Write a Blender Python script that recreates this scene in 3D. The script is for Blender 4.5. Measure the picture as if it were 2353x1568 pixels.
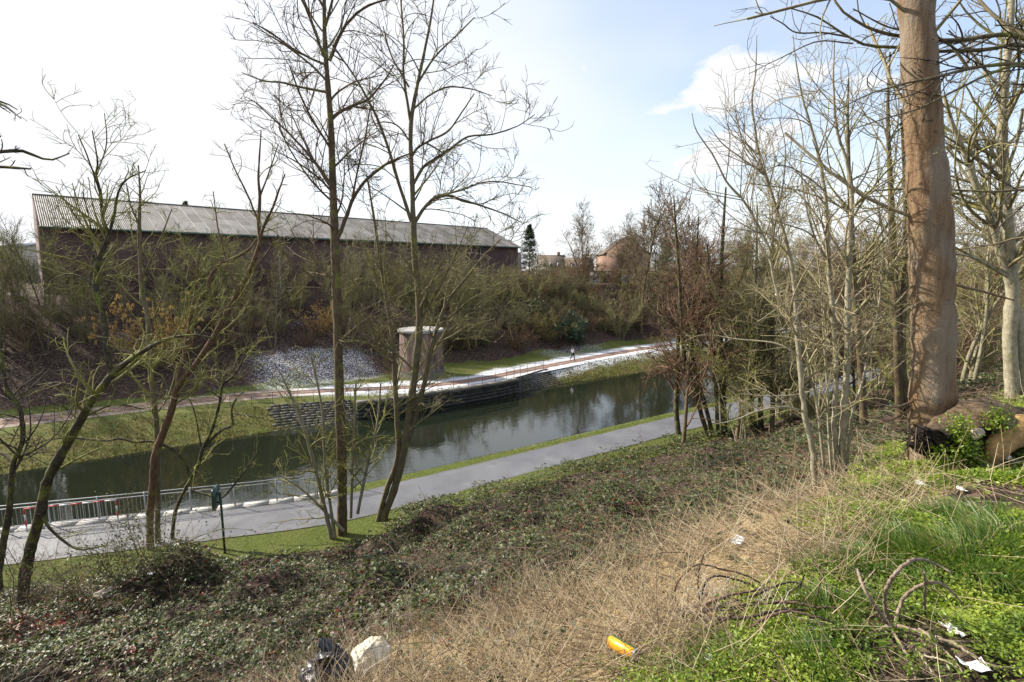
import bpy, bmesh, math, random
import numpy as np
from mathutils import Vector, Matrix

scene = bpy.context.scene
for o in list(bpy.data.objects):
    bpy.data.objects.remove(o)
COL = scene.collection
R = math.radians

# ---------------------------------------------------------------- camera, sky, sun, exposure
# world axes: x along the canal, y across it, z up; towpath on the far bank is z = 0
CAM_Z = 10.8
F_PX = 512.0
PITCH = math.atan(70 / F_PX)
HEAD = R(34)                       # view direction, clockwise from +y
cd = bpy.data.cameras.new('camera')
cd.sensor_width = 36.0
cd.lens = 36.0 * F_PX / 1024.0
cd.clip_start = 0.05
cd.clip_end = 6000
cam = bpy.data.objects.new('camera', cd)
COL.objects.link(cam)
cam.location = (0, 0, CAM_Z)
cam.rotation_euler = (math.pi / 2 - PITCH, 0, -HEAD)
scene.camera = cam

SUN_AZ = HEAD - R(68)              # clockwise from +y: well to the left of the view
SUN_EL = R(34)
sun_dir = Vector((math.sin(SUN_AZ) * math.cos(SUN_EL), math.cos(SUN_AZ) * math.cos(SUN_EL), math.sin(SUN_EL)))
ld = bpy.data.lights.new('sun', 'SUN')
ld.energy = 4.6
ld.angle = R(0.6)
ld.color = (1.0, 0.92, 0.80)
sun = bpy.data.objects.new('sun', ld)
COL.objects.link(sun)
sun.location = (-40, 40, 60)
sun.rotation_euler = (-sun_dir).to_track_quat('-Z', 'Y').to_euler()

world = bpy.data.worlds.new('World')
scene.world = world
world.use_nodes = True


def build_world():
    nt = world.node_tree
    N, L = nt.nodes, nt.links
    N.clear()
    out = N.new('ShaderNodeOutputWorld')
    bg = N.new('ShaderNodeBackground')
    bg.inputs['Strength'].default_value = 0.13
    L.new(bg.outputs[0], out.inputs[0])
    sky = N.new('ShaderNodeTexSky')
    sky.sky_type = 'NISHITA'
    sky.sun_disc = False
    sky.sun_elevation = SUN_EL
    sky.sun_rotation = SUN_AZ % (2 * math.pi)
    sky.air_density = 1.0
    sky.dust_density = 1.2
    tc = N.new('ShaderNodeTexCoord')
    sep = N.new('ShaderNodeSeparateXYZ')
    L.new(tc.outputs['Generated'], sep.inputs[0])

    def math_(op, a, b=None, clamp=False):
        m = N.new('ShaderNodeMath')
        m.operation = op
        m.use_clamp = clamp
        for i, v in enumerate((a, b)):
            if v is None:
                continue
            if isinstance(v, (int, float)):
                m.inputs[i].default_value = v
            else:
                L.new(v, m.inputs[i])
        return m.outputs[0]
    zc = math_('MAXIMUM', sep.outputs[2], 0.0)
    den = math_('ADD', zc, 0.16)
    comb = N.new('ShaderNodeCombineXYZ')
    L.new(math_('DIVIDE', sep.outputs[0], den), comb.inputs[0])
    L.new(math_('DIVIDE', sep.outputs[1], den), comb.inputs[1])

    def noise(scale, detail, loc, rough=0.55):
        mp = N.new('ShaderNodeMapping')
        mp.inputs['Location'].default_value = loc
        mp.inputs['Rotation'].default_value = (0, 0, -HEAD)
        L.new(comb.outputs[0], mp.inputs[0])
        n = N.new('ShaderNodeTexNoise')
        n.inputs['Scale'].default_value = scale
        n.inputs['Detail'].default_value = detail
        n.inputs['Roughness'].default_value = rough
        L.new(mp.outputs[0], n.inputs['Vector'])
        return n.outputs['Fac']

    def ramp(v, a, b, smooth=True):
        m = N.new('ShaderNodeMapRange')
        m.interpolation_type = 'SMOOTHSTEP' if smooth else 'LINEAR'
        m.inputs['From Min'].default_value = a
        m.inputs['From Max'].default_value = b
        L.new(v, m.inputs['Value'])
        return m.outputs[0]
    puffs = ramp(noise(1.25, 6, (3.1, 7.7, 0)), 0.53, 0.63)
    veil_n = ramp(noise(0.55, 4, (1.3, 2.2, 0), 0.5), 0.38, 0.66)
    # thin cloud and glare gather round the sun
    dt = N.new('ShaderNodeVectorMath')
    dt.operation = 'DOT_PRODUCT'
    L.new(tc.outputs['Generated'], dt.inputs[0])
    dt.inputs[1].default_value = sun_dir
    near_sun = ramp(dt.outputs['Value'], 0.25, 0.70)
    veil = math_('MULTIPLY', veil_n, 0.42)
    veil = math_('ADD', math_('ADD', veil, 0.22), math_('MULTIPLY', near_sun, 0.62), True)
    low = ramp(sep.outputs[2], 0.36, 0.02)
    veil = math_('MAXIMUM', veil, math_('MULTIPLY', low, 0.92))
    cover = math_('MAXIMUM', puffs, veil, True)
    mix = N.new('ShaderNodeMixRGB')
    mix.inputs[2].default_value = (3.75, 3.8, 3.92, 1)
    L.new(cover, mix.inputs[0])
    L.new(sky.outputs[0], mix.inputs[1])
    L.new(mix.outputs[0], bg.inputs[0])


build_world()
vs = scene.view_settings
vs.view_transform = 'Standard'
vs.look = 'None'
vs.gamma = 1.0
vs.use_curve_mapping = False
vs.exposure = 1.08
scene.cycles.max_bounces = 6
scene.cycles.diffuse_bounces = 2
scene.cycles.glossy_bounces = 3
scene.cycles.transmission_bounces = 3
scene.cycles.transparent_max_bounces = 6
scene.cycles.caustics_reflective = False
scene.cycles.caustics_refractive = False

rng = np.random.default_rng(7)
random.seed(7)

# ---------------------------------------------------------------- photo pixel -> direction
QK = 1024 / 2353.0                 # pixel notes were taken on a 2353 px wide copy


def ray(qx, qy):
    x = (qx * QK - 512) / F_PX
    y = -(qy * QK - 341) / F_PX
    yf = math.cos(PITCH) + y * math.sin(PITCH)
    z = -math.sin(PITCH) + y * math.cos(PITCH)
    t = math.cos(HEAD) * x + math.sin(HEAD) * yf
    s = -math.sin(HEAD) * x + math.cos(HEAD) * yf
    return np.array([t, s, z]) / yf


def at(qx, qy, Y):
    """point on the line of sight at horizontal distance Y in front of the camera"""
    return ray(qx, qy) * Y + np.array([0, 0, CAM_Z])


# ---------------------------------------------------------------- noise and terrain
def sstep(a, b, x):
    t = np.clip((np.asarray(x, float) - a) / (b - a), 0, 1)
    return t * t * (3 - 2 * t)


def hash2(i, j, seed):
    n = (i * 374761393 + j * 668265263 + seed * 144665) & 0xffffffff
    n = ((n ^ (n >> 13)) * 1274126177) & 0xffffffff
    return ((n ^ (n >> 16)) & 0xffff) / 65535.0


def vnoise(x, y, seed=0):
    x = np.asarray(x, float)
    y = np.asarray(y, float)
    i = np.floor(x).astype(np.int64)
    j = np.floor(y).astype(np.int64)
    fx = x - i
    fy = y - j
    fx = fx * fx * (3 - 2 * fx)
    fy = fy * fy * (3 - 2 * fy)
    a = hash2(i, j, seed)
    b = hash2(i + 1, j, seed)
    c = hash2(i, j + 1, seed)
    d = hash2(i + 1, j + 1, seed)
    return (a * (1 - fx) + b * fx) * (1 - fy) + (c * (1 - fx) + d * fx) * fy - 0.5


def fbm(x, y, seed=0, o=3):
    return sum(vnoise(np.asarray(x) * 2 ** k, np.asarray(y) * 2 ** k, seed + k) / 2 ** k for k in range(o))


def shift(t):
    t = np.asarray(t, float)
    return np.minimum(0.35 * 1.2 * np.logaddexp(0, (5.6 - t) / 1.2), 7.0)


NEAR_S = [-60, -8, -2, 0, 1.2, 2.2, 3.4, 5, 9, 14, 19.4, 20.6, 22.0, 22.7, 25.7, 26.6, 27.1, 27.7, 29.5, 36]
NEAR_D = [1.2, 1.2, 1.45, 1.6, 1.75, 2.2, 2.95, 3.95, 6.35, 9.0, 11.15, 11.38, 11.46, 11.5, 11.5, 11.53, 11.75, 12.4, 13.5, 13.5]
BOT_T = [-30, 8, 11, 15, 20, 25.5, 29, 34, 44, 400]
BOT_S = [41.0, 41.0, 40.7, 40.3, 40.3, 40.5, 41.1, 41.6, 41.2, 41.2]
TOP_T = [-30, -2, 4, 9, 12, 14.5, 20, 26, 30, 34, 40, 50, 400]
TOP_S = [46.6, 46.4, 45.2, 43.6, 42.6, 41.0, 40.9, 41.4, 42.6, 44.2, 45.0, 45.8, 46.5]


def bot_s(t):
    return np.interp(t, BOT_T, BOT_S)


def top_s(t):
    return np.interp(t, TOP_T, TOP_S)


def zbase(t, s):
    t = np.asarray(t, float)
    s = np.asarray(s, float)
    sp = s - shift(t) * sstep(9, 20, s)
    near = CAM_Z - np.interp(sp, NEAR_S, NEAR_D)
    b0 = bot_s(t)
    b1 = top_s(t)
    far = np.where(s < b0, np.maximum(-2.7, -1.25 - (b0 - s) * 1.4),
                   -1.25 + 1.27 * np.clip((s - b0) / (b1 - b0), 0, 1))
    far = far + 8.3 * sstep(0, 1, np.clip((s - 51.5) / 19.5, 0, 1)) * 0.35 + 8.3 * 0.65 * np.clip((s - 51.5) / 18.5, 0, 1)
    return np.where(s < 34, near, far)


MOUND = [(-0.6, 17.4, 1.5, 1.15), (13.0, 19.0, 2.2, 0.55), (7.0, 12.0, 2.2, 0.6), (3.0, 9.0, 2.0, 0.5), (9, 19.5, 1.8, 0.6), (17.5, 19.5, 2.0, 0.45), (-2.5, 14.5, 1.6, 0.6), (1.5, 13, 1.6, 0.5)]


def zfun(t, s):
    t = np.asarray(t, float)
    s = np.asarray(s, float)
    z = zbase(t, s)
    slope = sstep(3.0, 6, s) * (1 - sstep(18.6, 20.2, s - shift(t) * sstep(9, 20, s)))
    z = z + slope * (1.15 * fbm(t * 0.48 + 11, s * 0.48, 3) - 0.12)
    for (a, b, r, h) in MOUND:
        z = z + h * np.exp(-((t - a) ** 2 + (s - b) ** 2) / r ** 2)
    fore = 1 - sstep(3, 6, s)
    z = z + fore * 0.16 * fbm(t * 0.9, s * 0.9, 9) * sstep(0.3, 1.5, np.hypot(t, s))
    bank = sstep(51.5, 54, s) * (1 - sstep(69, 72, s))
    z = z + bank * 0.7 * fbm(t * 0.3, s * 0.3, 5)
    return z


def straw_edge(t):
    """where the straw meets the brambles"""
    return np.interp(t, [-1, 0, 2, 2.6, 4, 5.3, 8, 14], [4.6, 4.4, 4.0, 3.3, 2.8, 2.45, 2.4, 2.0])


def hit(qx, qy, zf=zfun, y0=1.2, y1=160):
    r = ray(qx, qy)
    Y = np.exp(np.linspace(math.log(y0), math.log(y1), 3000))
    P = r[None, :] * Y[:, None]
    P[:, 2] += CAM_Z
    below = P[:, 2] < zf(P[:, 0], P[:, 1])
    k = int(np.argmax(below)) if below.any() else len(Y) - 1
    return P[k], float(Y[k])


# ---------------------------------------------------------------- mesh helpers
class MB:
    """collects faces and builds ONE mesh"""

    def __init__(self):
        self.v, self.f, self.n = [], {3: [], 4: []}, 0
        self.a = []

    def add(self, verts, faces, rnd=None):
        verts = np.asarray(verts, float).reshape(-1, 3)
        if isinstance(faces, np.ndarray):
            faces = [faces]
        for f in faces:
            f = np.asarray(f, np.int64)
            if len(f):
                if f.ndim == 1:
                    f = f[None, :]
                self.f[f.shape[1]].append(f + self.n)
        self.v.append(verts)
        self.a.append(np.zeros(len(verts)) if rnd is None else np.broadcast_to(np.asarray(rnd, float), (len(verts),)))
        self.n += len(verts)
        return self

    def box(self, c, size, rot=None):
        x, y, z = np.array(size) / 2.0
        v = np.array([(-x, -y, -z), (x, -y, -z), (x, y, -z), (-x, y, -z), (-x, -y, z), (x, -y, z), (x, y, z), (-x, y, z)])
        if rot is not None:
            v = v @ np.array(rot).T
        q = np.array([(0, 3, 2, 1), (4, 5, 6, 7), (0, 1, 5, 4), (1, 2, 6, 5), (2, 3, 7, 6), (3, 0, 4, 7)])
        return self.add(v + np.array(c), q)

    def prism(self, poly, z0, z1):
        """vertical prism over a ccw polygon of xy points"""
        p = np.array(poly, float)
        n = len(p)
        v = np.vstack([np.c_[p, np.full(n, z0)], np.c_[p, np.full(n, z1)]])
        i = np.arange(n)
        j = (i + 1) % n
        self.add(v, np.c_[i, j, j + n, i + n])
        c0 = self.n
        top = np.array([(n, n + k, n + k + 1) for k in range(1, n - 1)])
        bot = np.array([(0, k + 1, k) for k in range(1, n - 1)])
        self.f[3].append(top + c0 - 2 * n)
        self.f[3].append(bot + c0 - 2 * n)
        return self

    def tubes(self, P, Rr, sides=4, rnd=None, cap=False):
        """many tubes at once: P (N,K,3), Rr (N,K)"""
        P = np.asarray(P, float)
        Rr = np.asarray(Rr, float)
        if P.ndim == 2:
            P, Rr = P[None], Rr[None]
        N_, K, _ = P.shape
        T = np.gradient(P, axis=1)
        T /= np.linalg.norm(T, axis=2, keepdims=True) + 1e-9
        m = T.mean(1)
        ref = np.where((np.abs(m[:, 2]) > 0.6 * np.linalg.norm(m, axis=1))[:, None], np.array([[1.0, 0.2, 0]]), np.array([[0.1, 0.1, 1.0]]))
        U = np.cross(T, ref[:, None, :])
        U /= np.linalg.norm(U, axis=2, keepdims=True) + 1e-9
        W = np.cross(T, U)
        a = np.arange(sides) * 2 * math.pi / sides
        ring = (np.cos(a)[None, None, :, None] * U[:, :, None, :] + np.sin(a)[None, None, :, None] * W[:, :, None, :])
        V = P[:, :, None, :] + ring * Rr[:, :, None, None]
        base = (np.arange(N_) * K * sides)[:, None, None]
        k = (np.arange(K - 1) * sides)[None, :, None]
        i = np.arange(sides)[None, None, :]
        j = (i + 1) % sides
        F_ = np.stack([base + k + i, base + k + j, base + k + sides + j, base + k + sides + i], -1).reshape(-1, 4)
        r = None if rnd is None else np.repeat(np.broadcast_to(rnd, (N_,)), K * sides)
        n0 = self.n
        self.add(V.reshape(-1, 3), F_, r)
        if cap:
            for e in range(N_):
                b = n0 + e * K * sides
                for off, rev in ((0, True), ((K - 1) * sides, False)):
                    idx = np.arange(sides) + b + off
                    if rev:
                        idx = idx[::-1]
                    self.f[3].append(np.array([(idx[0], idx[q], idx[q + 1]) for q in range(1, sides - 1)]))
        return self

    def leaves(self, pos, d, up, ln, wd, rnd=None, fold=0.25):
        """folded diamond leaves: pos (N,3) base, d direction, up approximate normal"""
        n = len(pos)
        d = d / (np.linalg.norm(d, axis=1, keepdims=True) + 1e-9)
        side = np.cross(d, up)
        side /= np.linalg.norm(side, axis=1, keepdims=True) + 1e-9
        nn = np.cross(side, d)
        ln = np.broadcast_to(ln, (n,))[:, None]
        wd = np.broadcast_to(wd, (n,))[:, None]
        mid = pos + d * ln * 0.45 + nn * wd * fold
        V = np.stack([pos, mid + side * wd * 0.5, pos + d * ln - nn * wd * 0.2, mid - side * wd * 0.5], 1)
        b = (np.arange(n) * 4)[:, None]
        F_ = np.vstack([b + np.array([[0, 1, 2]]), b + np.array([[0, 2, 3]])])
        return self.add(V.reshape(-1, 3), F_, None if rnd is None else np.repeat(np.broadcast_to(rnd, (n,)), 4))

    def blades(self, pos, d, bend, ln, wd, rnd=None):
        """two-segment grass blades"""
        n = len(pos)
        side = np.cross(d, np.array([[0.3, 0.2, 1.0]]) + bend)
        side /= np.linalg.norm(side, axis=1, keepdims=True) + 1e-9
        ln = np.broadcast_to(ln, (n,))[:, None]
        wd = np.broadcast_to(wd, (n,))[:, None]
        m = pos + d * ln * 0.55
        e = pos + d * ln * 0.9 + bend * ln
        V = np.stack([pos - side * wd / 2, pos + side * wd / 2, m + side * wd * 0.4, m - side * wd * 0.4, e], 1)
        b = (np.arange(n) * 5)[:, None]
        self.add(V.reshape(-1, 3), [b + np.array([[0, 1, 2, 3]]), b + np.array([[3, 2, 4]])],
                 None if rnd is None else np.repeat(np.broadcast_to(rnd, (n,)), 5))
        return self

    def sheet(self, grid):
        """grid (A,B,3) of points"""
        A, B, _ = grid.shape
        i = np.arange(A - 1)[:, None] * B
        j = np.arange(B - 1)[None, :]
        q = np.stack([i + j, i + j + 1, i + B + j + 1, i + B + j], -1).reshape(-1, 4)
        return self.add(grid.reshape(-1, 3), q)

    def mesh(self, name, smooth=False):
        me = bpy.data.meshes.new(name)
        V = np.vstack(self.v) if self.v else np.zeros((0, 3))
        t3 = np.vstack(self.f[3]) if self.f[3] else np.zeros((0, 3), np.int64)
        t4 = np.vstack(self.f[4]) if self.f[4] else np.zeros((0, 4), np.int64)
        me.vertices.add(len(V))
        me.vertices.foreach_set('co', V.astype(np.float32).ravel())
        loops = np.concatenate([t3.ravel(), t4.ravel()]).astype(np.int32)
        tot = np.concatenate([np.full(len(t3), 3), np.full(len(t4), 4)]).astype(np.int32)
        start = np.concatenate([[0], np.cumsum(tot)[:-1]]).astype(np.int32) if len(tot) else np.zeros(0, np.int32)
        me.loops.add(len(loops))
        me.loops.foreach_set('vertex_index', loops)
        me.polygons.add(len(tot))
        me.polygons.foreach_set('loop_start', start)
        if smooth:
            me.polygons.foreach_set('use_smooth', np.ones(len(tot), bool))
        at_ = me.attributes.new('rnd', 'FLOAT', 'POINT')
        at_.data.foreach_set('value', np.concatenate(self.a).astype(np.float32) if self.a else np.zeros(0, np.float32))
        me.update(calc_edges=True)
        me.validate()
        return me

    def build(self, name, mat, parent=None, smooth=False, loc=None):
        me = self.mesh(name, smooth)
        me.materials.append(mat)
        return link(name, me, parent, loc)


def link(name, data, parent=None, loc=None):
    o = bpy.data.objects.new(name, data)
    COL.objects.link(o)
    if loc is not None:
        o.location = loc
    if parent is not None:
        o.parent = parent
    return o


def tag(o, label=None, cat=None, group=None, kind=None):
    for k, v in (('label', label), ('category', cat), ('group', group), ('kind', kind)):
        if v:
            o[k] = v
    return o


def thing(name, label, cat, loc=(0, 0, 0), rz=0, group=None):
    o = bpy.data.objects.new(name, None)
    o.empty_display_size = 0.2
    COL.objects.link(o)
    o.location = loc
    o.rotation_euler = (0, 0, rz)
    return tag(o, label, cat, group)


def copy_thing(root, loc, rz=0, sc=1.0, label=None, group=None, tilt=(0, 0)):
    c = root.copy()
    COL.objects.link(c)
    c.location = loc
    c.rotation_euler = (tilt[0], tilt[1], rz)
    c.scale = (sc, sc, sc) if not hasattr(sc, '__len__') else sc
    if label:
        c['label'] = label
    if group:
        c['group'] = group
    for ch in list(root.children):
        d = ch.copy()
        COL.objects.link(d)
        d.parent = c
        for g in list(ch.children):
            e = g.copy()
            COL.objects.link(e)
            e.parent = d
    return c


# ---------------------------------------------------------------- materials
def new_mat(name):
    m = bpy.data.materials.new(name)
    m.use_nodes = True
    nt = m.node_tree
    b = nt.nodes['Principled BSDF']
    return m, nt, b


class NT:
    """short-hand for wiring nodes"""

    def __init__(self, nt):
        self.nt, self.N, self.L = nt, nt.nodes, nt.links

    def _in(self, sock, v):
        if hasattr(v, 'node'):
            self.L.new(v, sock)
        else:
            sock.default_value = v if not (isinstance(v, (tuple, list)) and len(v) == 3 and sock.type == 'RGBA') else (*v, 1)

    def coord(self, which='Object', scale=(1, 1, 1), rot=(0, 0, 0), loc=(0, 0, 0)):
        tc = self.N.new('ShaderNodeTexCoord')
        mp = self.N.new('ShaderNodeMapping')
        mp.inputs['Scale'].default_value = scale
        mp.inputs['Rotation'].default_value = rot
        mp.inputs['Location'].default_value = loc
        self.L.new(tc.outputs[which], mp.inputs[0])
        return mp.outputs[0]

    def noise(self, vec, scale, detail=4, rough=0.55, dist=0.0):
        n = self.N.new('ShaderNodeTexNoise')
        n.inputs['Scale'].default_value = scale
        n.inputs['Detail'].default_value = detail
        n.inputs['Roughness'].default_value = rough
        n.inputs['Distortion'].default_value = dist
        if vec is not None:
            self.L.new(vec, n.inputs['Vector'])
        return n.outputs['Fac']

    def voronoi(self, vec, scale, out='Color', feature='F1'):
        n = self.N.new('ShaderNodeTexVoronoi')
        n.feature = feature
        n.inputs['Scale'].default_value = scale
        if vec is not None:
            self.L.new(vec, n.inputs['Vector'])
        return n.outputs[out]

    def ramp(self, fac, stops, mode='LINEAR'):
        r = self.N.new('ShaderNodeValToRGB')
        cr = r.color_ramp
        cr.interpolation = mode
        while len(cr.elements) < len(stops):
            cr.elements.new(0.5)
        for e, (p, c) in zip(cr.elements, stops):
            e.position = p
            e.color = (*c, 1) if len(c) == 3 else c
        self.L.new(fac, r.inputs[0])
        return r.outputs[0]

    def step(self, v, a, b):
        m = self.N.new('ShaderNodeMapRange')
        m.interpolation_type = 'SMOOTHSTEP'
        m.inputs['From Min'].default_value = a
        m.inputs['From Max'].default_value = b
        self.L.new(v, m.inputs['Value'])
        return m.outputs[0]

    def math(self, op, a, b=0.0, clamp=False):
        m = self.N.new('ShaderNodeMath')
        m.operation = op
        m.use_clamp = clamp
        self._in(m.inputs[0], a)
        self._in(m.inputs[1], b)
        return m.outputs[0]

    def mix(self, fac, a, b, mode='MIX'):
        m = self.N.new('ShaderNodeMixRGB')
        m.blend_type = mode
        self._in(m.inputs[0], fac)
        self._in(m.inputs[1], a)
        self._in(m.inputs[2], b)
        return m.outputs[0]

    def attr(self, name, out='Fac'):
        a = self.N.new('ShaderNodeAttribute')
        a.attribute_name = name
        return a.outputs[out]

    def bump(self, h, strength, dist, b):
        n = self.N.new('ShaderNodeBump')
        n.inputs['Strength'].default_value = strength
        n.inputs['Distance'].default_value = dist
        self.L.new(h, n.inputs['Height'])
        self.L.new(n.outputs[0], b.inputs['Normal'])


def bark(name, dark, light, moss=0.3, mosscol=(0.20, 0.22, 0.035), scale=1.0, streak=3.0, lichen=0.0, bump=0.5):
    m, nt, b = new_mat(name)
    t = NT(nt)
    v = t.coord('Object', (scale, scale, scale / streak))
    n1 = t.noise(v, 9, 5, 0.65)
    c = t.ramp(n1, [(0.3, dark), (0.7, light)])
    v2 = t.coord('Object', (1, 1, 1))
    n2 = t.noise(v2, 2.3, 4, 0.6)
    n3 = t.noise(v2, 26, 3, 0.6)
    fac = t.math('MULTIPLY', t.step(n2, 0.62 - moss * 0.4, 0.78 - moss * 0.3), t.step(n3, 0.35, 0.6))
    c = t.mix(fac, c, mosscol)
    if lichen:
        n4 = t.noise(t.coord('Object', (1, 1, 1), loc=(4, 2, 1)), 14, 4, 0.6)
        c = t.mix(t.math('MULTIPLY', t.step(n4, 0.60, 0.70), lichen), c, (0.42, 0.43, 0.38))
    nt.links.new(c, b.inputs['Base Color'])
    b.inputs['Roughness'].default_value = 0.85
    b.inputs['Specular IOR Level'].default_value = 0.25
    t.bump(n1, bump, 0.02, b)
    return m


def big_bark():
    m, nt, b = new_mat('bark_tan')
    t = NT(nt)
    v = t.coord('Object', (1, 1, 0.16))
    n1 = t.noise(v, 16, 6, 0.7, 0.3)
    n2 = t.noise(t.coord('Object', (1, 1, 0.45)), 3.2, 5, 0.65, 0.5)
    n3 = t.noise(t.coord('Object', (1, 1, 1)), 38, 4, 0.7)
    c = t.ramp(n1, [(0.25, (0.10, 0.062, 0.036)), (0.5, (0.225, 0.155, 0.095)), (0.75, (0.33, 0.25, 0.165))])
    c = t.mix(t.math('MULTIPLY', t.step(n2, 0.45, 0.62), 0.55), c, (0.27, 0.235, 0.19))
    c = t.mix(t.math('MULTIPLY', t.step(n2, 0.50, 0.36), 0.3), c, (0.24, 0.14, 0.07))
    c = t.mix(t.math('MULTIPLY', t.step(n3, 0.60, 0.72), 0.5), c, (0.09, 0.065, 0.045))
    n4 = t.noise(t.coord('Object', (1, 1, 1.6), loc=(3, 3, 3)), 7, 3, 0.5)
    c = t.mix(t.math('MULTIPLY', t.step(n4, 0.68, 0.74), 0.7), c, (0.06, 0.042, 0.03))
    nt.links.new(c, b.inputs['Base Color'])
    b.inputs['Roughness'].default_value = 0.85
    b.inputs['Specular IOR Level'].default_value = 0.2
    t.bump(t.math('ADD', n1, t.math('MULTIPLY', n3, 0.6)), 0.9, 0.03, b)
    return m


def leafmat(name, stops, rough=0.45, trans=0.3, mode='CONSTANT', spec=0.5):
    """leaf colour from the 'rnd' attribute, with light passing through"""
    m, nt, b = new_mat(name)
    t = NT(nt)
    c = t.ramp(t.attr('rnd'), stops, mode)
    n = t.noise(t.coord('Object'), 30, 2)
    c = t.mix(t.math('MULTIPLY', n, 0.5), c, (0.02, 0.02, 0.01))
    nt.links.new(c, b.inputs['Base Color'])
    b.inputs['Roughness'].default_value = rough
    b.inputs['Specular IOR Level'].default_value = spec
    tr = nt.nodes.new('ShaderNodeBsdfTranslucent')
    nt.links.new(t.mix(1.0, c, (1.6, 1.6, 0.9), 'MULTIPLY'), tr.inputs[0])
    mx = nt.nodes.new('ShaderNodeMixShader')
    mx.inputs[0].default_value = trans
    nt.links.new(b.outputs[0], mx.inputs[1])
    nt.links.new(tr.outputs[0], mx.inputs[2])
    nt.links.new(mx.outputs[0], nt.nodes['Material Output'].inputs[0])
    return m


def plain(name, c1, c2=None, scale=8, rough=0.7, metal=0.0, bump=0.0, spec=0.4, coord='Object'):
    m, nt, b = new_mat(name)
    t = NT(nt)
    n = t.noise(t.coord(coord), scale, 5, 0.6)
    c2 = c2 or tuple(x * 0.7 for x in c1)
    nt.links.new(t.ramp(n, [(0.32, c2), (0.68, c1)]), b.inputs['Base Color'])
    b.inputs['Roughness'].default_value = rough
    b.inputs['Metallic'].default_value = metal
    b.inputs['Specular IOR Level'].default_value = spec
    if bump:
        t.bump(n, bump, 0.02, b)
    return m


def brick_mat(name, c1, c2, mortar, bw, bh, stain=0.4, soot=(0.03, 0.027, 0.025), uv=False, lime=0.0):
    m, nt, b = new_mat(name)
    t = NT(nt)
    if uv:
        vec = t.coord('UV')
    else:
        tc = t.N.new('ShaderNodeTexCoord')
        sp = t.N.new('ShaderNodeSeparateXYZ')
        cb = t.N.new('ShaderNodeCombineXYZ')
        t.L.new(tc.outputs['Object'], sp.inputs[0])
        t.L.new(t.math('ADD', sp.outputs[0], sp.outputs[1]), cb.inputs[0])
        t.L.new(sp.outputs[2], cb.inputs[1])
        vec = cb.outputs[0]
    br = t.N.new('ShaderNodeTexBrick')
    br.inputs['Scale'].default_value = 1.0
    br.inputs['Brick Width'].default_value = bw
    br.inputs['Row Height'].default_value = bh
    br.inputs['Mortar Size'].default_value = 0.008
    br.inputs['Bias'].default_value = 0.0
    t._in(br.inputs['Color1'], c1)
    t._in(br.inputs['Color2'], c2)
    t._in(br.inputs['Mortar'], mortar)
    t.L.new(vec, br.inputs['Vector'])
    o = t.coord('Object')
    n = t.noise(o, 0.7, 6, 0.65)
    n2 = t.noise(t.coord('Object', (1, 1, 0.25)), 3, 4, 0.6)
    c = t.mix(t.math('MULTIPLY', t.step(n, 0.42, 0.68), stain), br.outputs['Color'], soot)
    if lime:
        c = t.mix(t.math('MULTIPLY', t.step(n2, 0.52, 0.66), lime), c, (0.30, 0.29, 0.26))
    nt.links.new(c, b.inputs['Base Color'])
    b.inputs['Roughness'].default_value = 0.9
    t.bump(br.outputs['Fac'], -0.4, 0.01, b)
    return m


M = {}
M['bark_brown'] = bark('bark_brown', (0.055, 0.040, 0.026), (0.17, 0.125, 0.075), 0.30, scale=1.3)
M['bark_olive'] = bark('bark_olive', (0.075, 0.060, 0.036), (0.20, 0.165, 0.10), 0.22, scale=1.3)
M['bark_dark'] = bark('bark_dark', (0.025, 0.021, 0.016), (0.085, 0.07, 0.045), 0.42, scale=1.3, lichen=0.4)
M['bark_tan'] = bark('bark_tan', (0.15, 0.095, 0.055), (0.34, 0.25, 0.16), 0.05, (0.24, 0.17, 0.05), scale=2.2, streak=7, lichen=0.35, bump=0.9)
M['bark_tan'] = big_bark()
M['bark_birch'] = bark('bark_birch', (0.17, 0.15, 0.10), (0.38, 0.345, 0.25), 0.20, (0.24, 0.25, 0.09), scale=1.6, streak=1.4, lichen=0.5)
M['bark_pale'] = bark('bark_pale', (0.13, 0.115, 0.075), (0.32, 0.285, 0.20), 0.28, (0.22, 0.24, 0.06), scale=1.3)
M['bark_red'] = bark('bark_red', (0.06, 0.036, 0.022), (0.17, 0.105, 0.062), 0.18, scale=1.2)
M['twig_moss'] = bark('twig_moss', (0.105, 0.09, 0.042), (0.27, 0.235, 0.125), 0.75, (0.25, 0.265, 0.05), bump=0.0)
M['twig_brown'] = bark('twig_brown', (0.08, 0.058, 0.036), (0.22, 0.165, 0.105), 0.2, bump=0.0)
M['twig_red'] = bark('twig_red', (0.085, 0.05, 0.032), (0.21, 0.135, 0.085), 0.15, bump=0.0)
M['twig_olive'] = bark('twig_olive', (0.10, 0.085, 0.045), (0.25, 0.215, 0.125), 0.45, (0.23, 0.23, 0.06), bump=0.0)
M['twig_dark'] = bark('twig_dark', (0.03, 0.026, 0.02), (0.10, 0.085, 0.06), 0.2, bump=0.0)
M['twig_pale'] = bark('twig_pale', (0.16, 0.135, 0.08), (0.36, 0.31, 0.20), 0.30, (0.27, 0.27, 0.07), bump=0.0)


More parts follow.
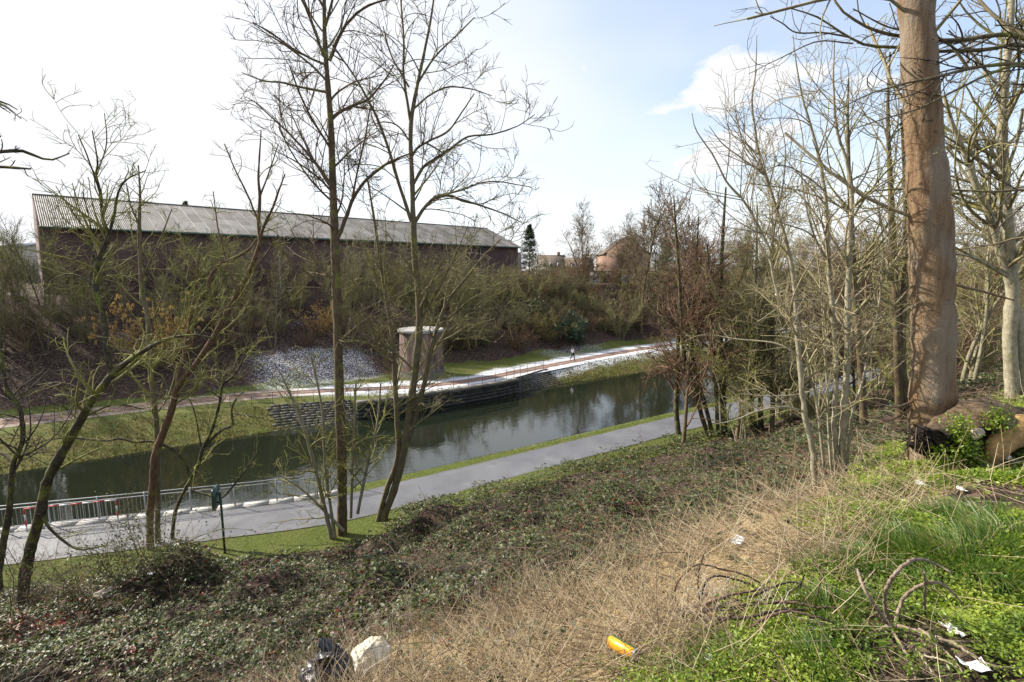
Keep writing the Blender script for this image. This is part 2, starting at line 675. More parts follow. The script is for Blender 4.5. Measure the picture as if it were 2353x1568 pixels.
# ---------------------------------------------------------------- the ground
def ground_material():
    m, nt, b = new_mat('ground_cover')
    t = NT(nt)
    o = t.coord('Object')
    sp = t.N.new('ShaderNodeSeparateColor')
    t.L.new(t.attr('zone', 'Color'), sp.inputs[0])
    al = t.attr('zone', 'Alpha')
    gr, sn, st = sp.outputs[0], sp.outputs[1], sp.outputs[2]
    n_big = t.noise(o, 0.6, 5, 0.6)
    n_mid = t.noise(o, 5, 5, 0.65)
    n_fine = t.noise(o, 26, 4, 0.7)
    leaf = t.voronoi(o, 9, 'Color')
    sl = t.N.new('ShaderNodeSeparateColor')
    t.L.new(leaf, sl.inputs[0])
    soil = t.ramp(sl.outputs[0], [(0.0, (0.022, 0.016, 0.013)), (0.4, (0.05, 0.034, 0.026)), (0.75, (0.085, 0.055, 0.042)), (1.0, (0.14, 0.098, 0.078))])
    soil = t.mix(t.step(n_mid, 0.5, 0.65), soil, (0.035, 0.025, 0.02))
    green = t.ramp(n_fine, [(0.3, (0.035, 0.055, 0.011)), (0.5, (0.07, 0.10, 0.017)), (0.72, (0.13, 0.165, 0.034))])
    dry = t.ramp(n_fine, [(0.3, (0.06, 0.058, 0.02)), (0.5, (0.125, 0.115, 0.036)), (0.72, (0.23, 0.20, 0.075))])
    patch = t.step(t.math('ADD', n_big, t.math('MULTIPLY', t.math('SUBTRACT', n_mid, 0.5), 0.6)), 0.40, 0.62)
    dryf = t.math('MULTIPLY', al, t.math('ADD', t.math('MULTIPLY', patch, 0.65), 0.35), True)
    grass = t.mix(dryf, green, dry)
    gfac = t.step(t.math('ADD', gr, t.math('MULTIPLY', t.math('SUBTRACT', n_mid, 0.5), 1.0)), 0.35, 0.6)
    c = t.mix(gfac, soil, grass)
    straw = t.ramp(n_fine, [(0.3, (0.13, 0.09, 0.045)), (0.6, (0.33, 0.25, 0.135)), (0.8, (0.46, 0.37, 0.22))])
    c = t.mix(t.step(t.math('ADD', st, t.math('MULTIPLY', t.math('SUBTRACT', n_mid, 0.5), 0.9)), 0.3, 0.7), c, straw)
    n_s = t.noise(t.coord('Object', (1, 1, 1), loc=(3, 9, 2)), 7.5, 5, 0.75)
    sfac = t.step(t.math('ADD', sn, t.math('MULTIPLY', t.math('SUBTRACT', n_s, 0.5), 2.6)), 0.44, 0.58)
    c = t.mix(sfac, c, (0.56, 0.575, 0.61))
    nt.links.new(c, b.inputs['Base Color'])
    b.inputs['Roughness'].default_value = 0.95
    b.inputs['Specular IOR Level'].default_value = 0.15
    t.bump(t.math('ADD', n_mid, t.math('MULTIPLY', n_fine, 0.5)), 0.8, 0.08, b)
    return m


def tow_s(t):
    return np.interp(t, [-60, -15, -10, 0, 6, 11, 16, 21.5, 26, 32, 40, 52, 70, 600],
                     [50.6, 50.2, 49.8, 49.5, 49.0, 47.4, 45.0, 43.4, 43.6, 44.9, 46.3, 48.2, 49.3, 49.6])


def smooth_tow(t):
    t = np.asarray(t, float)
    return sum(tow_s(t + d) for d in (-3, -2, -1, 0, 1, 2, 3)) / 7.0


def zones(t, s):
    sh = shift(t) * sstep(9, 20, s)
    sp = s - sh
    near = s < 34
    g = np.where(near, sstep(19.6, 20.6, sp), 0.0)
    edge = 0.9 * fbm(t * 0.7, s * 0.7, 21)
    green0 = 1 - sstep(1.9, 2.9, s + edge * 1.2 - 0.03 * np.maximum(t, 0))
    g = np.maximum(g, np.where(near, green0 * 0.38, 0))
    straw = sstep(1.1, 1.7, s + edge * 0.7) * (1 - sstep(-0.3, 0.7, s - straw_edge(t) + edge * 0.8)) * sstep(-1.5, 0.2, t)
    straw = np.where(near, straw, 0) + np.where(near, 0.35 * sstep(0.0, 0.5, fbm(t * 0.35, s * 0.35, 31)) * sstep(4, 8, s) * (1 - g), 0)
    b0, b1 = bot_s(t), top_s(t)
    tw = smooth_tow(t)
    footn = 52.0 + 1.8 * fbm(t * 0.25, s * 0.1, 41) + 1.2 * sstep(18, 36, t) - 0.6 * sstep(8, 20, t)
    farg = sstep(b0 - 0.2, b0 + 0.2, s) * (1 - sstep(footn - 0.6, footn + 0.8, s))
    g = np.where(near, g, farg)
    alpha = np.where(near, 0.40 + 0.2 * sstep(26, 27, sp), np.where(s < b1 + 0.4, 0.95, 0.6))
    # lying snow
    along = sstep(7, 15, t) * (1 - sstep(75, 100, t))
    d = np.abs(s - tw)
    snow = 0.75 * along * (1 - sstep(1.8, 4.0, d + 1.2 * fbm(t * 0.5, s * 0.5, 51)))
    patch = sstep(4, 8, t) * (1 - sstep(17, 20, t)) * sstep(49, 50.5, s) * (1 - sstep(56.3, 58.6, s + 1.5 * fbm(t * .4, s * .4, 55)))
    snow = np.maximum(snow, patch * 0.43)
    p2 = sstep(37, 41, t) * (1 - sstep(49, 54, t)) * sstep(48, 50, s) * (1 - sstep(52.4, 54.6, s))
    snow = np.maximum(snow, p2 * 0.36)
    bank = sstep(31, 36, t) * (1 - sstep(70, 85, t)) * sstep(b0 + 0.8, b1 - 0.6, s) * (1 - sstep(b1, b1 + 1, s))
    snow = np.maximum(snow, bank * 0.42)
    speck = sstep(0.12, 0.3, fbm(t * 0.3, s * 0.3, 61)) * sstep(50, 53, s) * (1 - sstep(66, 70, s)) * sstep(-2, 4, t) * (1 - sstep(32, 44, t))
    snow = np.maximum(snow, 0.24 * speck)
    snow = np.where(near, 0.20 * sstep(26, 26.4, sp) * (1 - sstep(26.9, 27.2, sp)) * sstep(14, 20, t), snow)
    # fresh grass beside the tower
    blob = np.exp(-((t - 25.6) ** 2 + (s - 47.3) ** 2) / 1.3)
    snow = snow * (1 - np.clip(blob * 1.6, 0, 1))
    return np.stack([g, snow, straw, alpha], -1)


def build_ground():
    def axis(dense, far_lo, far_hi):
        a = np.concatenate([np.arange(lo, hi, st) for lo, hi, st in dense])
        lo = [a[0]]
        st = 1.0
        while lo[-1] > far_lo:
            st *= 1.35
            lo.append(lo[-1] - st)
        hi = [a[-1]]
        st = 1.0
        while hi[-1] < far_hi:
            st *= 1.3
            hi.append(hi[-1] + st)
        return np.concatenate([lo[::-1][:-1], a, hi[1:]])
    ts = axis([(-16, -4, 0.5), (-4, 12, 0.25), (12, 60, 0.45), (60, 110, 1.0)], -2500, 3500)
    ss = axis([(-6, 0, 0.5), (0, 8, 0.2), (8, 20, 0.35), (20, 29, 0.2), (29, 39.5, 1.5), (39.5, 58, 0.25), (58, 74, 0.5)], -2500, 3500)
    T, S = np.meshgrid(ts, ss, indexing='ij')
    Z = zfun(T, S)
    mb = MB().sheet(np.stack([T, S, Z], -1)[:, ::-1])
    me = mb.mesh('ground', True)
    zc = zones(T, S)[:, ::-1].reshape(-1, 4)
    ca = me.color_attributes.new('zone', 'FLOAT_COLOR', 'POINT')
    ca.data.foreach_set('color', zc.astype(np.float32).ravel())
    me.materials.append(ground_material())
    return tag(link('ground', me), kind='structure')


build_ground()


def up_sheet(grid):
    """sheet whose faces look up"""
    return MB().sheet(grid)


def ribbon(name, mat, ts, s0, s1, zz, n=6, lift=0.006, uv=False):
    u = np.linspace(0, 1, n)
    T = np.repeat(ts[:, None], n, 1)
    S = s0[:, None] * (1 - u) + s1[:, None] * u
    Z = (zz(T, S) if callable(zz) else np.full_like(T, zz)) + lift
    G = np.stack([T, S, Z], -1)
    mb = MB().sheet(G[:, ::-1])
    me = mb.mesh(name, True)
    if uv:
        a = me.attributes.new('across', 'FLOAT', 'POINT')
        a.data.foreach_set('value', np.repeat(u[None, ::-1], len(ts), 0).astype(np.float32).ravel())
    me.materials.append(mat)
    return tag(link(name, me), kind='structure')


# asphalt path at the foot of the near embankment
def asphalt():
    m, nt, b = new_mat('asphalt_path')
    t = NT(nt)
    o = t.coord('Object')
    n = t.noise(o, 0.7, 5, 0.6)
    nf = t.noise(o, 60, 3, 0.7)
    c = t.ramp(n, [(0.3, (0.098, 0.10, 0.112)), (0.7, (0.15, 0.152, 0.165))])
    c = t.mix(t.step(nf, 0.55, 0.75), c, (0.20, 0.20, 0.20))
    n5 = t.noise(o, 0.35, 4, 0.6, 1.0)
    c = t.mix(t.math('MULTIPLY', t.step(n5, 0.54, 0.62), 0.45), c, (0.085, 0.086, 0.095))
    ac = t.attr('across')
    e1 = t.math('ABSOLUTE', t.math('SUBTRACT', ac, 0.5))
    wob = t.math('MULTIPLY', t.math('SUBTRACT', t.noise(o, 2.5, 4), 0.5), 0.16)
    c = t.mix(t.math('MULTIPLY', t.step(t.math('ADD', e1, wob), 0.44, 0.50), 0.75), c, (0.085, 0.07, 0.05))
    nt.links.new(c, b.inputs['Base Color'])
    rr = t.ramp(n, [(0.3, (0.40, 0.40, 0.40)), (0.7, (0.58, 0.58, 0.58))])
    nt.links.new(rr, b.inputs['Roughness'])
    t.bump(nf, 0.35, 0.01, b)
    return m


ts_ = np.arange(-16, 220, 0.6)
near_edge = lambda t: 22.7 + shift(t) + 0.10 * vnoise(t * 1.3, t * 0 + 3, 2)
far_edge = lambda t: 25.65 + shift(t) + 0.06 * vnoise(t * 1.1, t * 0 + 7, 4) + 0.25 * sstep(6.5, 3, t)
M['asphalt'] = asphalt()
ribbon('footpath', M['asphalt'], ts_, near_edge(ts_), far_edge(ts_), CAM_Z - 11.5, 8, 0.03, True)

# concrete kerb under the near railing
M['concrete'] = plain('pale_concrete', (0.46, 0.45, 0.43), (0.30, 0.29, 0.27), 2.2, 0.85, bump=0.3)
kt = np.arange(-15, 7.9, 0.5)


def kerb():
    # stone-by-stone kerb: blocks along the quay edge
    root = thing('kerb', 'pale concrete quay kerb under the grey railing beside the path', 'kerb')
    tag(root, kind='structure')
    pts = np.c_[kt, 26.15 + shift(kt)]
    L = np.r_[0, np.cumsum(np.linalg.norm(np.diff(pts, axis=0), axis=1))]
    d = 0
    while d + 1.15 < L[-1]:
        a = np.array([np.interp(d + 0.006, L, pts[:, i]) for i in (0, 1)])
        c = np.array([np.interp(d + 1.144, L, pts[:, i]) for i in (0, 1)])
        ax = (c - a) / np.linalg.norm(c - a)
        rot = np.array([[ax[0], -ax[1], 0], [ax[1], ax[0], 0], [0, 0, 1]])
        mb = MB().box([*(a + c) / 2, -0.98 + 0.01 * rng.random()], (np.linalg.norm(c - a), 0.56, 0.70), rot)
        mb.build('kerb_stone', M['concrete'], root)
        d += 1.15
    return root


kerb()


# earth towpath on the far bank, with snow along it
def towpath_mat():
    m, nt, b = new_mat('towpath_earth')
    t = NT(nt)
    o = t.coord('Object')
    ac = t.attr('across')
    n = t.noise(o, 1.2, 5, 0.65)
    nf = t.noise(o, 9, 5, 0.7)
    base = t.ramp(nf, [(0.3, (0.15, 0.115, 0.095)), (0.7, (0.30, 0.235, 0.19))])
    wob = t.math('MULTIPLY', t.math('SUBTRACT', n, 0.5), 0.22)
    a2 = t.math('ADD', ac, wob)
    d1 = t.math('ABSOLUTE', t.math('SUBTRACT', a2, 0.36))
    d2 = t.math('ABSOLUTE', t.math('SUBTRACT', a2, 0.63))
    dm = t.math('MINIMUM', d1, d2)
    track = t.math('SUBTRACT', 1.0, t.step(dm, 0.045, 0.12))
    c = t.mix(track, base, t.mix(n, (0.13, 0.065, 0.045), (0.20, 0.115, 0.085)))
    sp = t.N.new('ShaderNodeSeparateXYZ')
    t.L.new(o, sp.inputs[0])
    sx = t.step(sp.outputs[0], 6, 13)
    ed = t.math('ABSOLUTE', t.math('SUBTRACT', a2, 0.5))
    sv = t.math('ADD', t.math('MULTIPLY', ed, 1.5), t.math('MULTIPLY', t.math('SUBTRACT', nf, 0.5), 1.6))
    sv = t.math('SUBTRACT', sv, t.math('MULTIPLY', track, 0.5))
    sv = t.math('ADD', sv, t.math('MULTIPLY', t.step(d1, 0.08, 0.14), 0.10))
    c = t.mix(t.math('MULTIPLY', t.step(sv, 0.24, 0.46), sx), c, (0.56, 0.575, 0.61))
    nt.links.new(c, b.inputs['Base Color'])
    b.inputs['Roughness'].default_value = 0.9
    t.bump(nf, 0.5, 0.03, b)
    return m


tt = np.arange(-60, 160, 0.5)
ribbon('towpath', towpath_mat(), tt, smooth_tow(tt) - 1.7, smooth_tow(tt) + 1.7, lambda a, b: np.maximum(zfun(a, b), -0.1), 8, 0.02, True)


# canal water
def water_mat():
    m, nt, b = new_mat('canal_water')
    t = NT(nt)
    b.inputs['Base Color'].default_value = (0.010, 0.014, 0.008, 1)
    b.inputs['Roughness'].default_value = 0.02
    b.inputs['IOR'].default_value = 1.6
    b.inputs['Specular IOR Level'].default_value = 0.6
    o = t.coord('Object', (1.0, 1.6, 1))
    n1 = t.noise(o, 1.4, 3, 0.5, 0.4)
    n2 = t.noise(t.coord('Object', (1, 1.5, 1), loc=(5, 3, 0)), 5.0, 2, 0.5)
    n0 = t.noise(t.coord('Object', (1, 1, 1), loc=(15, 3, 0)), 0.14, 2, 0.5)
    amp = t.step(n0, 0.3, 0.7)
    h = t.math('ADD', t.math('MULTIPLY', n1, 0.6), t.math('MULTIPLY', n2, t.math('ADD', t.math('MULTIPLY', amp, 0.20), 0.06)))
    t.bump(h, 0.14, 0.05, b)
    return m


g = np.array([[[-400, 24, -1.2], [-400, 42.6, -1.2]], [[900, 24, -1.2], [900, 42.6, -1.2]]], float)
tag(MB().sheet(g[:, ::-1]).build('canal_water', water_mat()), kind='structure')
# a few floating leaves
fl = MB()
nfl = 70
ft = rng.uniform(-6, 50, nfl)
fs = 29.5 + shift(ft) + rng.random(nfl) * (39.5 - 29.5 - shift(ft))
a = rng.random(nfl) * 6.28
fl.leaves(np.c_[ft, fs, np.full(nfl, -1.196)], np.c_[np.cos(a), np.sin(a), 0 * a], np.tile([0, 0, 1.0], (nfl, 1)), 0.11, 0.09, rng.random(nfl), 0.03)
M['floating'] = leafmat('floating_leaf', [(0, (0.28, 0.12, 0.04)), (0.4, (0.40, 0.24, 0.09)), (0.75, (0.22, 0.16, 0.08)), (0.93, (0.7, 0.7, 0.68))], 0.6, 0.1)
tag(fl.build('floating_leaves', M['floating']), kind='stuff')


# ---------------------------------------------------------------- quay wall on the far bank
def stone_mat(name, a, b_, moss=0.35, mossc=(0.075, 0.075, 0.02)):
    m, nt, b = new_mat(name)
    t = NT(nt)
    o = t.coord('Object')
    info = t.N.new('ShaderNodeObjectInfo')
    n = t.noise(o, 3, 5, 0.65)
    nf = t.noise(o, 20, 4, 0.6)
    c = t.ramp(t.math('ADD', t.math('MULTIPLY', n, 0.7), t.math('MULTIPLY', info.outputs['Random'], 0.3)), [(0.25, a), (0.75, b_)])
    c = t.mix(t.math('MULTIPLY', t.step(nf, 0.52, 0.64), moss), c, mossc)
    nt.links.new(c, b.inputs['Base Color'])
    b.inputs['Roughness'].default_value = 0.85
    t.bump(nf, 0.5, 0.02, b)
    return m


M['wall_stone'] = stone_mat('wet_quay_stone', (0.022, 0.022, 0.024), (0.085, 0.078, 0.068), 0.35)
M['coping'] = stone_mat('coping_stone', (0.07, 0.065, 0.058), (0.17, 0.155, 0.135), 0.3)
M['sett'] = stone_mat('pitching_stone', (0.022, 0.021, 0.022), (0.075, 0.07, 0.068), 0.6, (0.07, 0.065, 0.022))
WT = [9.0, 11, 13, 14.5, 17, 20, 23, 26, 28, 30, 32]
WS = [41.3, 40.9, 40.45, 40.22, 40.16, 40.16, 40.2, 40.42, 40.75, 41.2, 41.7]


def quay_wall():
    root = thing('quay_wall', 'dark curved stone quay wall rising from the water below the round brick tower', 'wall')
    pts = np.c_[np.linspace(12.2, 28.4, 120), np.interp(np.linspace(12.2, 28.4, 120), WT, WS)]
    L = np.r_[0, np.cumsum(np.linalg.norm(np.diff(pts, axis=0), axis=1))]

    def p(d):
        return np.array([np.interp(d, L, pts[:, i]) for i in (0, 1)])
    h = 0.31
    for row in range(5):
        z0 = -1.55 + row * h
        d = -0.3 * (row % 2)
        while d < L[-1] - 0.2:
            ln = rng.uniform(0.75, 1.15)
            a, c = p(max(d, 0) + 0.012), p(min(d + ln, L[-1]) - 0.012)
            w = np.linalg.norm(c - a)
            if w > 0.15:
                ax = (c - a) / w
                rot = np.array([[ax[0], -ax[1], 0], [ax[1], ax[0], 0], [0, 0, 1]])
                nrm = np.array([-ax[1], ax[0]])
                mid = (a + c) / 2 + nrm * (0.35 + rng.uniform(-0.018, 0.018))
                o = MB().box([0, 0, 0], (w, 0.7, h - 0.02), rot).build('stone', M['wall_stone'], root, loc=(*mid, z0 + h / 2))
            d += ln
    d = 0
    while d < L[-1] - 0.3:
        ln = rng.uniform(1.2, 1.6)
        a, c = p(d + 0.01), p(min(d + ln, L[-1]) - 0.01)
        w = np.linalg.norm(c - a)
        ax = (c - a) / w
        rot = np.array([[ax[0], -ax[1], 0], [ax[1], ax[0], 0], [0, 0, 1]])
        mid = (a + c) / 2 + np.array([-ax[1], ax[0]]) * 0.28
        MB().box([0, 0, 0], (w, 0.72, 0.26), rot).build('coping_stone', M['coping'], root, loc=(*mid, 0.13 + rng.uniform(-0.01, 0.01)))
        d += ln
    MB().box([0, 0, 0], (1, 0.5, 1.2)).n
    return root


quay_wall()


def pitching(name, label, t0, t1, s_lo, s_hi, rows):
    """stone pitching laid on the bank on either side of the wall"""
    root = thing(name, label, 'paving')
    for r in range(rows):
        v0, v1 = r / rows, (r + 1) / rows
        t = t0 + (0.3 if r % 2 else 0)
        while t < t1 - 0.2:
            ln = rng.uniform(0.35, 0.85)
            ta, tb = t + 0.02, min(t + ln, t1) - 0.02
            q = []
            for (tc_, v) in ((ta, v0 + 0.012), (tb, v0 + 0.012), (tb, v1 - 0.014), (ta, v1 - 0.014)):
                s = s_lo(tc_) * (1 - v) + s_hi(tc_) * v
                q.append((tc_, s, -1.30 + 1.36 * v))
            q = np.array(q)
            lift = np.array([0, -0.03, 0.03 + rng.uniform(-0.015, 0.025)])
            step = np.array([0, -0.02, 0.012])
            top = q + lift
            top[2:] += step
            V = np.vstack([q + np.array([0, 0.1, -0.12]), top])
            c = V.mean(0)
            F_ = np.array([(4, 5, 6, 7), (0, 1, 5, 4), (1, 2, 6, 5), (2, 3, 7, 6), (3, 0, 4, 7)])
            MB().add(V - c, F_).build('stone', M['sett'], root, loc=c)
            t += ln
    return root


lo_s = lambda t: float(bot_s(t)) - 0.05
hi_s = lambda t: float(top_s(t)) - 0.02
pitching('stone_pitching', 'mossy stepped stone pitching on the bank left of the quay wall', 6.0, 12.2, lo_s, hi_s, 10)
pitching('stone_pitching', 'weedy stepped stone pitching on the bank right of the quay wall', 28.3, 34.5, lo_s, hi_s, 10)


# ---------------------------------------------------------------- round brick tower
def tower():
    c, Y = hit(1687 * QK / QK * 0.5745 * 1.0, 1515 * 0.5745)
    cx, cy = 21.6, 48.9
    zb = 0.0
    root = thing('brick_tower', 'squat round brick tower with flat concrete cap beside the far towpath', 'tower', (cx, cy, zb))
    n = 64

    def drum(prof, name, mat, cap=False):
        prof = np.array(prof)
        a = np.linspace(0, 2 * math.pi, n + 1)
        G = np.stack([prof[:, None, 0] * np.cos(a), prof[:, None, 0] * np.sin(a), np.repeat(prof[:, None, 1], n + 1, 1)], -1)
        mb = MB().sheet(G)
        if cap:
            k = mb.n
            r, z = prof[-1]
            mb.add(np.vstack([[0, 0, z], np.c_[r * np.cos(a[:-1]), r * np.sin(a[:-1]), np.full(n, z)]]),
                   np.array([(0, 1 + i, 1 + (i + 1) % n) for i in range(n)]))
        me = mb.mesh(name, False)
        uvl = me.uv_layers.new(name='UVMap')
        nv = len(prof) * (n + 1)
        uvv = np.zeros((mb.n, 2))
        uvv[:nv, 0] = np.tile(a * 2.3, len(prof))
        uvv[:nv, 1] = np.repeat(prof[:, 1], n + 1)
        li = np.zeros(len(me.loops), np.int32)
        me.loops.foreach_get('vertex_index', li)
        uvl.data.foreach_set('uv', uvv[li].astype(np.float32).ravel())
        me.materials.append(mat)
        return link(name, me, root)
    bm_ = brick_mat('tower_brick', (0.20, 0.09, 0.06), (0.13, 0.065, 0.05), (0.22, 0.20, 0.17), 0.23, 0.075, 0.9, (0.045, 0.038, 0.036), True, 0.55)
    drum([(2.30, 0.72), (2.22, 2.4), (2.14, 4.62)], 'brick_drum', bm_)
    drum([(2.62, -0.5), (2.46, 0.02), (2.42, 0.46), (2.40, 0.60)], 'stone_plinth', brick_mat('plinth_stone', (0.20, 0.18, 0.13), (0.16, 0.15, 0.11), (0.10, 0.09, 0.07), 0.6, 0.2, 0.5, (0.07, 0.065, 0.05), True))
    drum([(2.40, 0.60), (2.42, 0.61), (2.42, 0.70), (2.30, 0.725)], 'stone_band', M['coping'])
    drum([(2.14, 4.60), (2.36, 4.64), (2.37, 4.84), (2.30, 4.90)], 'cap_slab', plain('weathered_cap', (0.36, 0.35, 0.33), (0.22, 0.21, 0.2), 2.0, 0.9), True)
    return root


tower()


# ---------------------------------------------------------------- railings
def rail_line(p, L, d):
    return np.array([np.interp(d, L, p[:, i]) for i in range(3)])


M['steel'] = plain('galvanised_steel', (0.42, 0.43, 0.45), (0.30, 0.31, 0.33), 12, 0.42, 0.6)
M['old_iron'] = plain('old_iron', (0.13, 0.115, 0.10), (0.075, 0.06, 0.05), 15, 0.7, 0.2)


def railing(name, label, path, mat, bay, nbal, hgt, post_r, rail_r, bal_r, double_top=False, low=0.12):
    root = thing(name, label, 'railing', path[0])
    o0 = path[0]
    p = path - o0
    L = np.r_[0, np.cumsum(np.linalg.norm(np.diff(p, axis=0), axis=1))]
    nb = int(L[-1] / bay)
    mb = MB().tubes(np.array([[0, 0, -0.15], [0, 0, hgt + 0.03]]), np.array([post_r, post_r]), 6, cap=True)
    pm = mb.mesh('post')
    pm.materials.append(mat)
    bm = MB().tubes(np.array([[0, 0, low], [0, 0, hgt - (0.16 if double_top else 0.04)]]), np.array([bal_r, bal_r]), 4).mesh('baluster')
    bm.materials.append(mat)
    for i in range(nb + 1):
        link('post', pm, root, rail_line(p, L, i * bay))
        if i < nb:
            for k in range(nbal):
                link('baluster', bm, root, rail_line(p, L, (i + (k + 1) / (nbal + 1)) * bay))
    levels = [hgt, low] + ([hgt - 0.16] if double_top else [])
    dd = np.linspace(0, nb * bay, nb * 3 + 1)
    pts = np.array([rail_line(p, L, d) for d in dd])
    for lv in levels:
        MB().tubes(pts + np.array([0, 0, lv]), np.full(len(pts), rail_r if lv > low else rail_r * 0.8), 6, cap=True).build('rail', mat, root, True)
    return root


t_ = np.arange(7.6, -9.5, -0.3)
railing('railing', 'grey steel railing with double handrail along the near edge of the water', np.c_[t_, 26.15 + shift(t_), np.full(len(t_), -0.64)], M['steel'], 1.9, 10, 1.12, 0.036, 0.026, 0.009, True)
t_ = np.arange(3.6, 34.6, 0.4)
ws = np.minimum(np.interp(t_, WT, WS) + 0.45, top_s(t_) + 0.35)
ws = np.where((t_ > 12.2) & (t_ < 28.4), np.interp(t_, WT, WS) + 0.45, top_s(t_) + 0.3)
ws = np.convolve(np.pad(ws, 4, 'edge'), np.ones(9) / 9, 'valid')
zz = np.where((t_ > 12.2) & (t_ < 28.4), 0.26, 0.06)
zz = np.convolve(np.pad(zz, 2, 'edge'), np.ones(5) / 5, 'valid')
railing('railing', 'low rusty iron railing with thin bars along the top of the quay wall', np.c_[t_, ws, zz], M['old_iron'], 1.55, 11, 0.95, 0.026, 0.014, 0.0065)


# red and white works barrier at the left end of the near railing
def barrier():
    a, _ = hit(85, 1180)
    tA, tB = -5.9, -2.6
    A = np.array([tA, 25.75 + shift(tA), -0.68])
    B = np.array([tB, 25.75 + shift(tB), -0.68])
    red = plain('barrier_red', (0.55, 0.04, 0.03), None, 10, 0.4)
    white = plain('barrier_white', (0.75, 0.75, 0.75), None, 10, 0.4)
    root = thing('works_barrier', 'red and white striped tubular works barrier in front of the grey railing', 'barrier', A)
    d = B - A
    n = 8
    for k in range(n):
        P = np.array([d * k / n, d * (k + 1) / n]) + np.array([0, 0, 1.08])
        MB().tubes(P, np.array([0.03, 0.03]), 8, cap=True).build('top_tube', red if k % 2 == 0 else white, root, True)
    for e in (0, 1):
        for k in range(4):
            z0, z1 = 1.08 * k / 4, 1.08 * (k + 1) / 4
            MB().tubes(np.array([d * e + [0, 0, z0], d * e + [0, 0, z1]]), np.array([0.03, 0.03]), 8, cap=True).build('leg_tube', white if k % 2 == 0 else red, root, True)
    for z in (0.25,):
        MB().tubes(np.array([[0, 0, z], d + [0, 0, z]]), np.array([0.022, 0.022]), 6).build('lower_tube', white, root, True)
    for k in range(1, 16):
        MB().tubes(np.array([d * k / 16 + [0, 0, 0.25], d * k / 16 + [0, 0, 1.06]]), np.array([0.008, 0.008]), 4).build('bar', white, root)


barrier()


# signpost at the edge of the near path
def signpost():
    p, Y = hit(517, 1272)
    z = float(zfun(p[0], p[1]))
    root = thing('signpost', 'dark green metal post with a sign seen edge on beside the near path', 'signpost', (p[0], p[1], z))
    g1 = plain('sign_green', (0.022, 0.055, 0.035), (0.014, 0.035, 0.024), 6, 0.45)
    MB().tubes(np.array([[0, 0, -0.2], [0, 0, 1.2], [0, 0, 2.62]]), np.full(3, 0.045), 10, cap=True).build('post', g1, root, True)
    MB().tubes(np.array([[0, 0, 2.62], [0, 0, 2.66], [0, 0, 2.69]]), np.array([0.05, 0.05, 0.02]), 10, cap=True).build('post_cap', plain('cap_grey', (0.5, 0.5, 0.5)), root, True)
    # panel faces along the path, so it is seen almost edge on
    ang = -HEAD + R(90 + 12)
    c, s = math.cos(ang), math.sin(ang)
    rot = np.array([[c, -s, 0], [s, c, 0], [0, 0, 1]])
    off = rot @ np.array([0.0, 0.16, 0])
    V = []
    for (u, w) in ((-0.34, -0.40), (0.34, -0.40), (0.40, -0.3), (0.40, 0.34), (0.30, 0.44), (-0.30, 0.44), (-0.40, 0.34), (-0.40, -0.3)):
        V.append((u, w))
    V = np.array(V)
    n = len(V)
    f = np.array([[u, -0.035, w] for u, w in V])
    bk = np.array([[u, 0.035, w] for u, w in V])
    W = np.vstack([f, bk]) @ rot.T + off + np.array([0, 0, 2.42])
    i = np.arange(n)
    j = (i + 1) % n
    mb = MB().add(W, [np.c_[i, i + n, j + n, j], np.array([(0, k, k + 1) for k in range(1, n - 1)]), np.array([(n, n + k + 1, n + k) for k in range(1, n - 1)])])
    mb.build('sign_panel', plain('sign_back', (0.05, 0.10, 0.085), (0.03, 0.06, 0.05), 5, 0.4), root)
    for z_ in (2.2, 2.55):
        MB().box(rot @ np.array([0, 0.08, 0]) + np.array([0, 0, z_]), (0.1, 0.12, 0.04), rot).build('bracket', g1, root)


signpost()


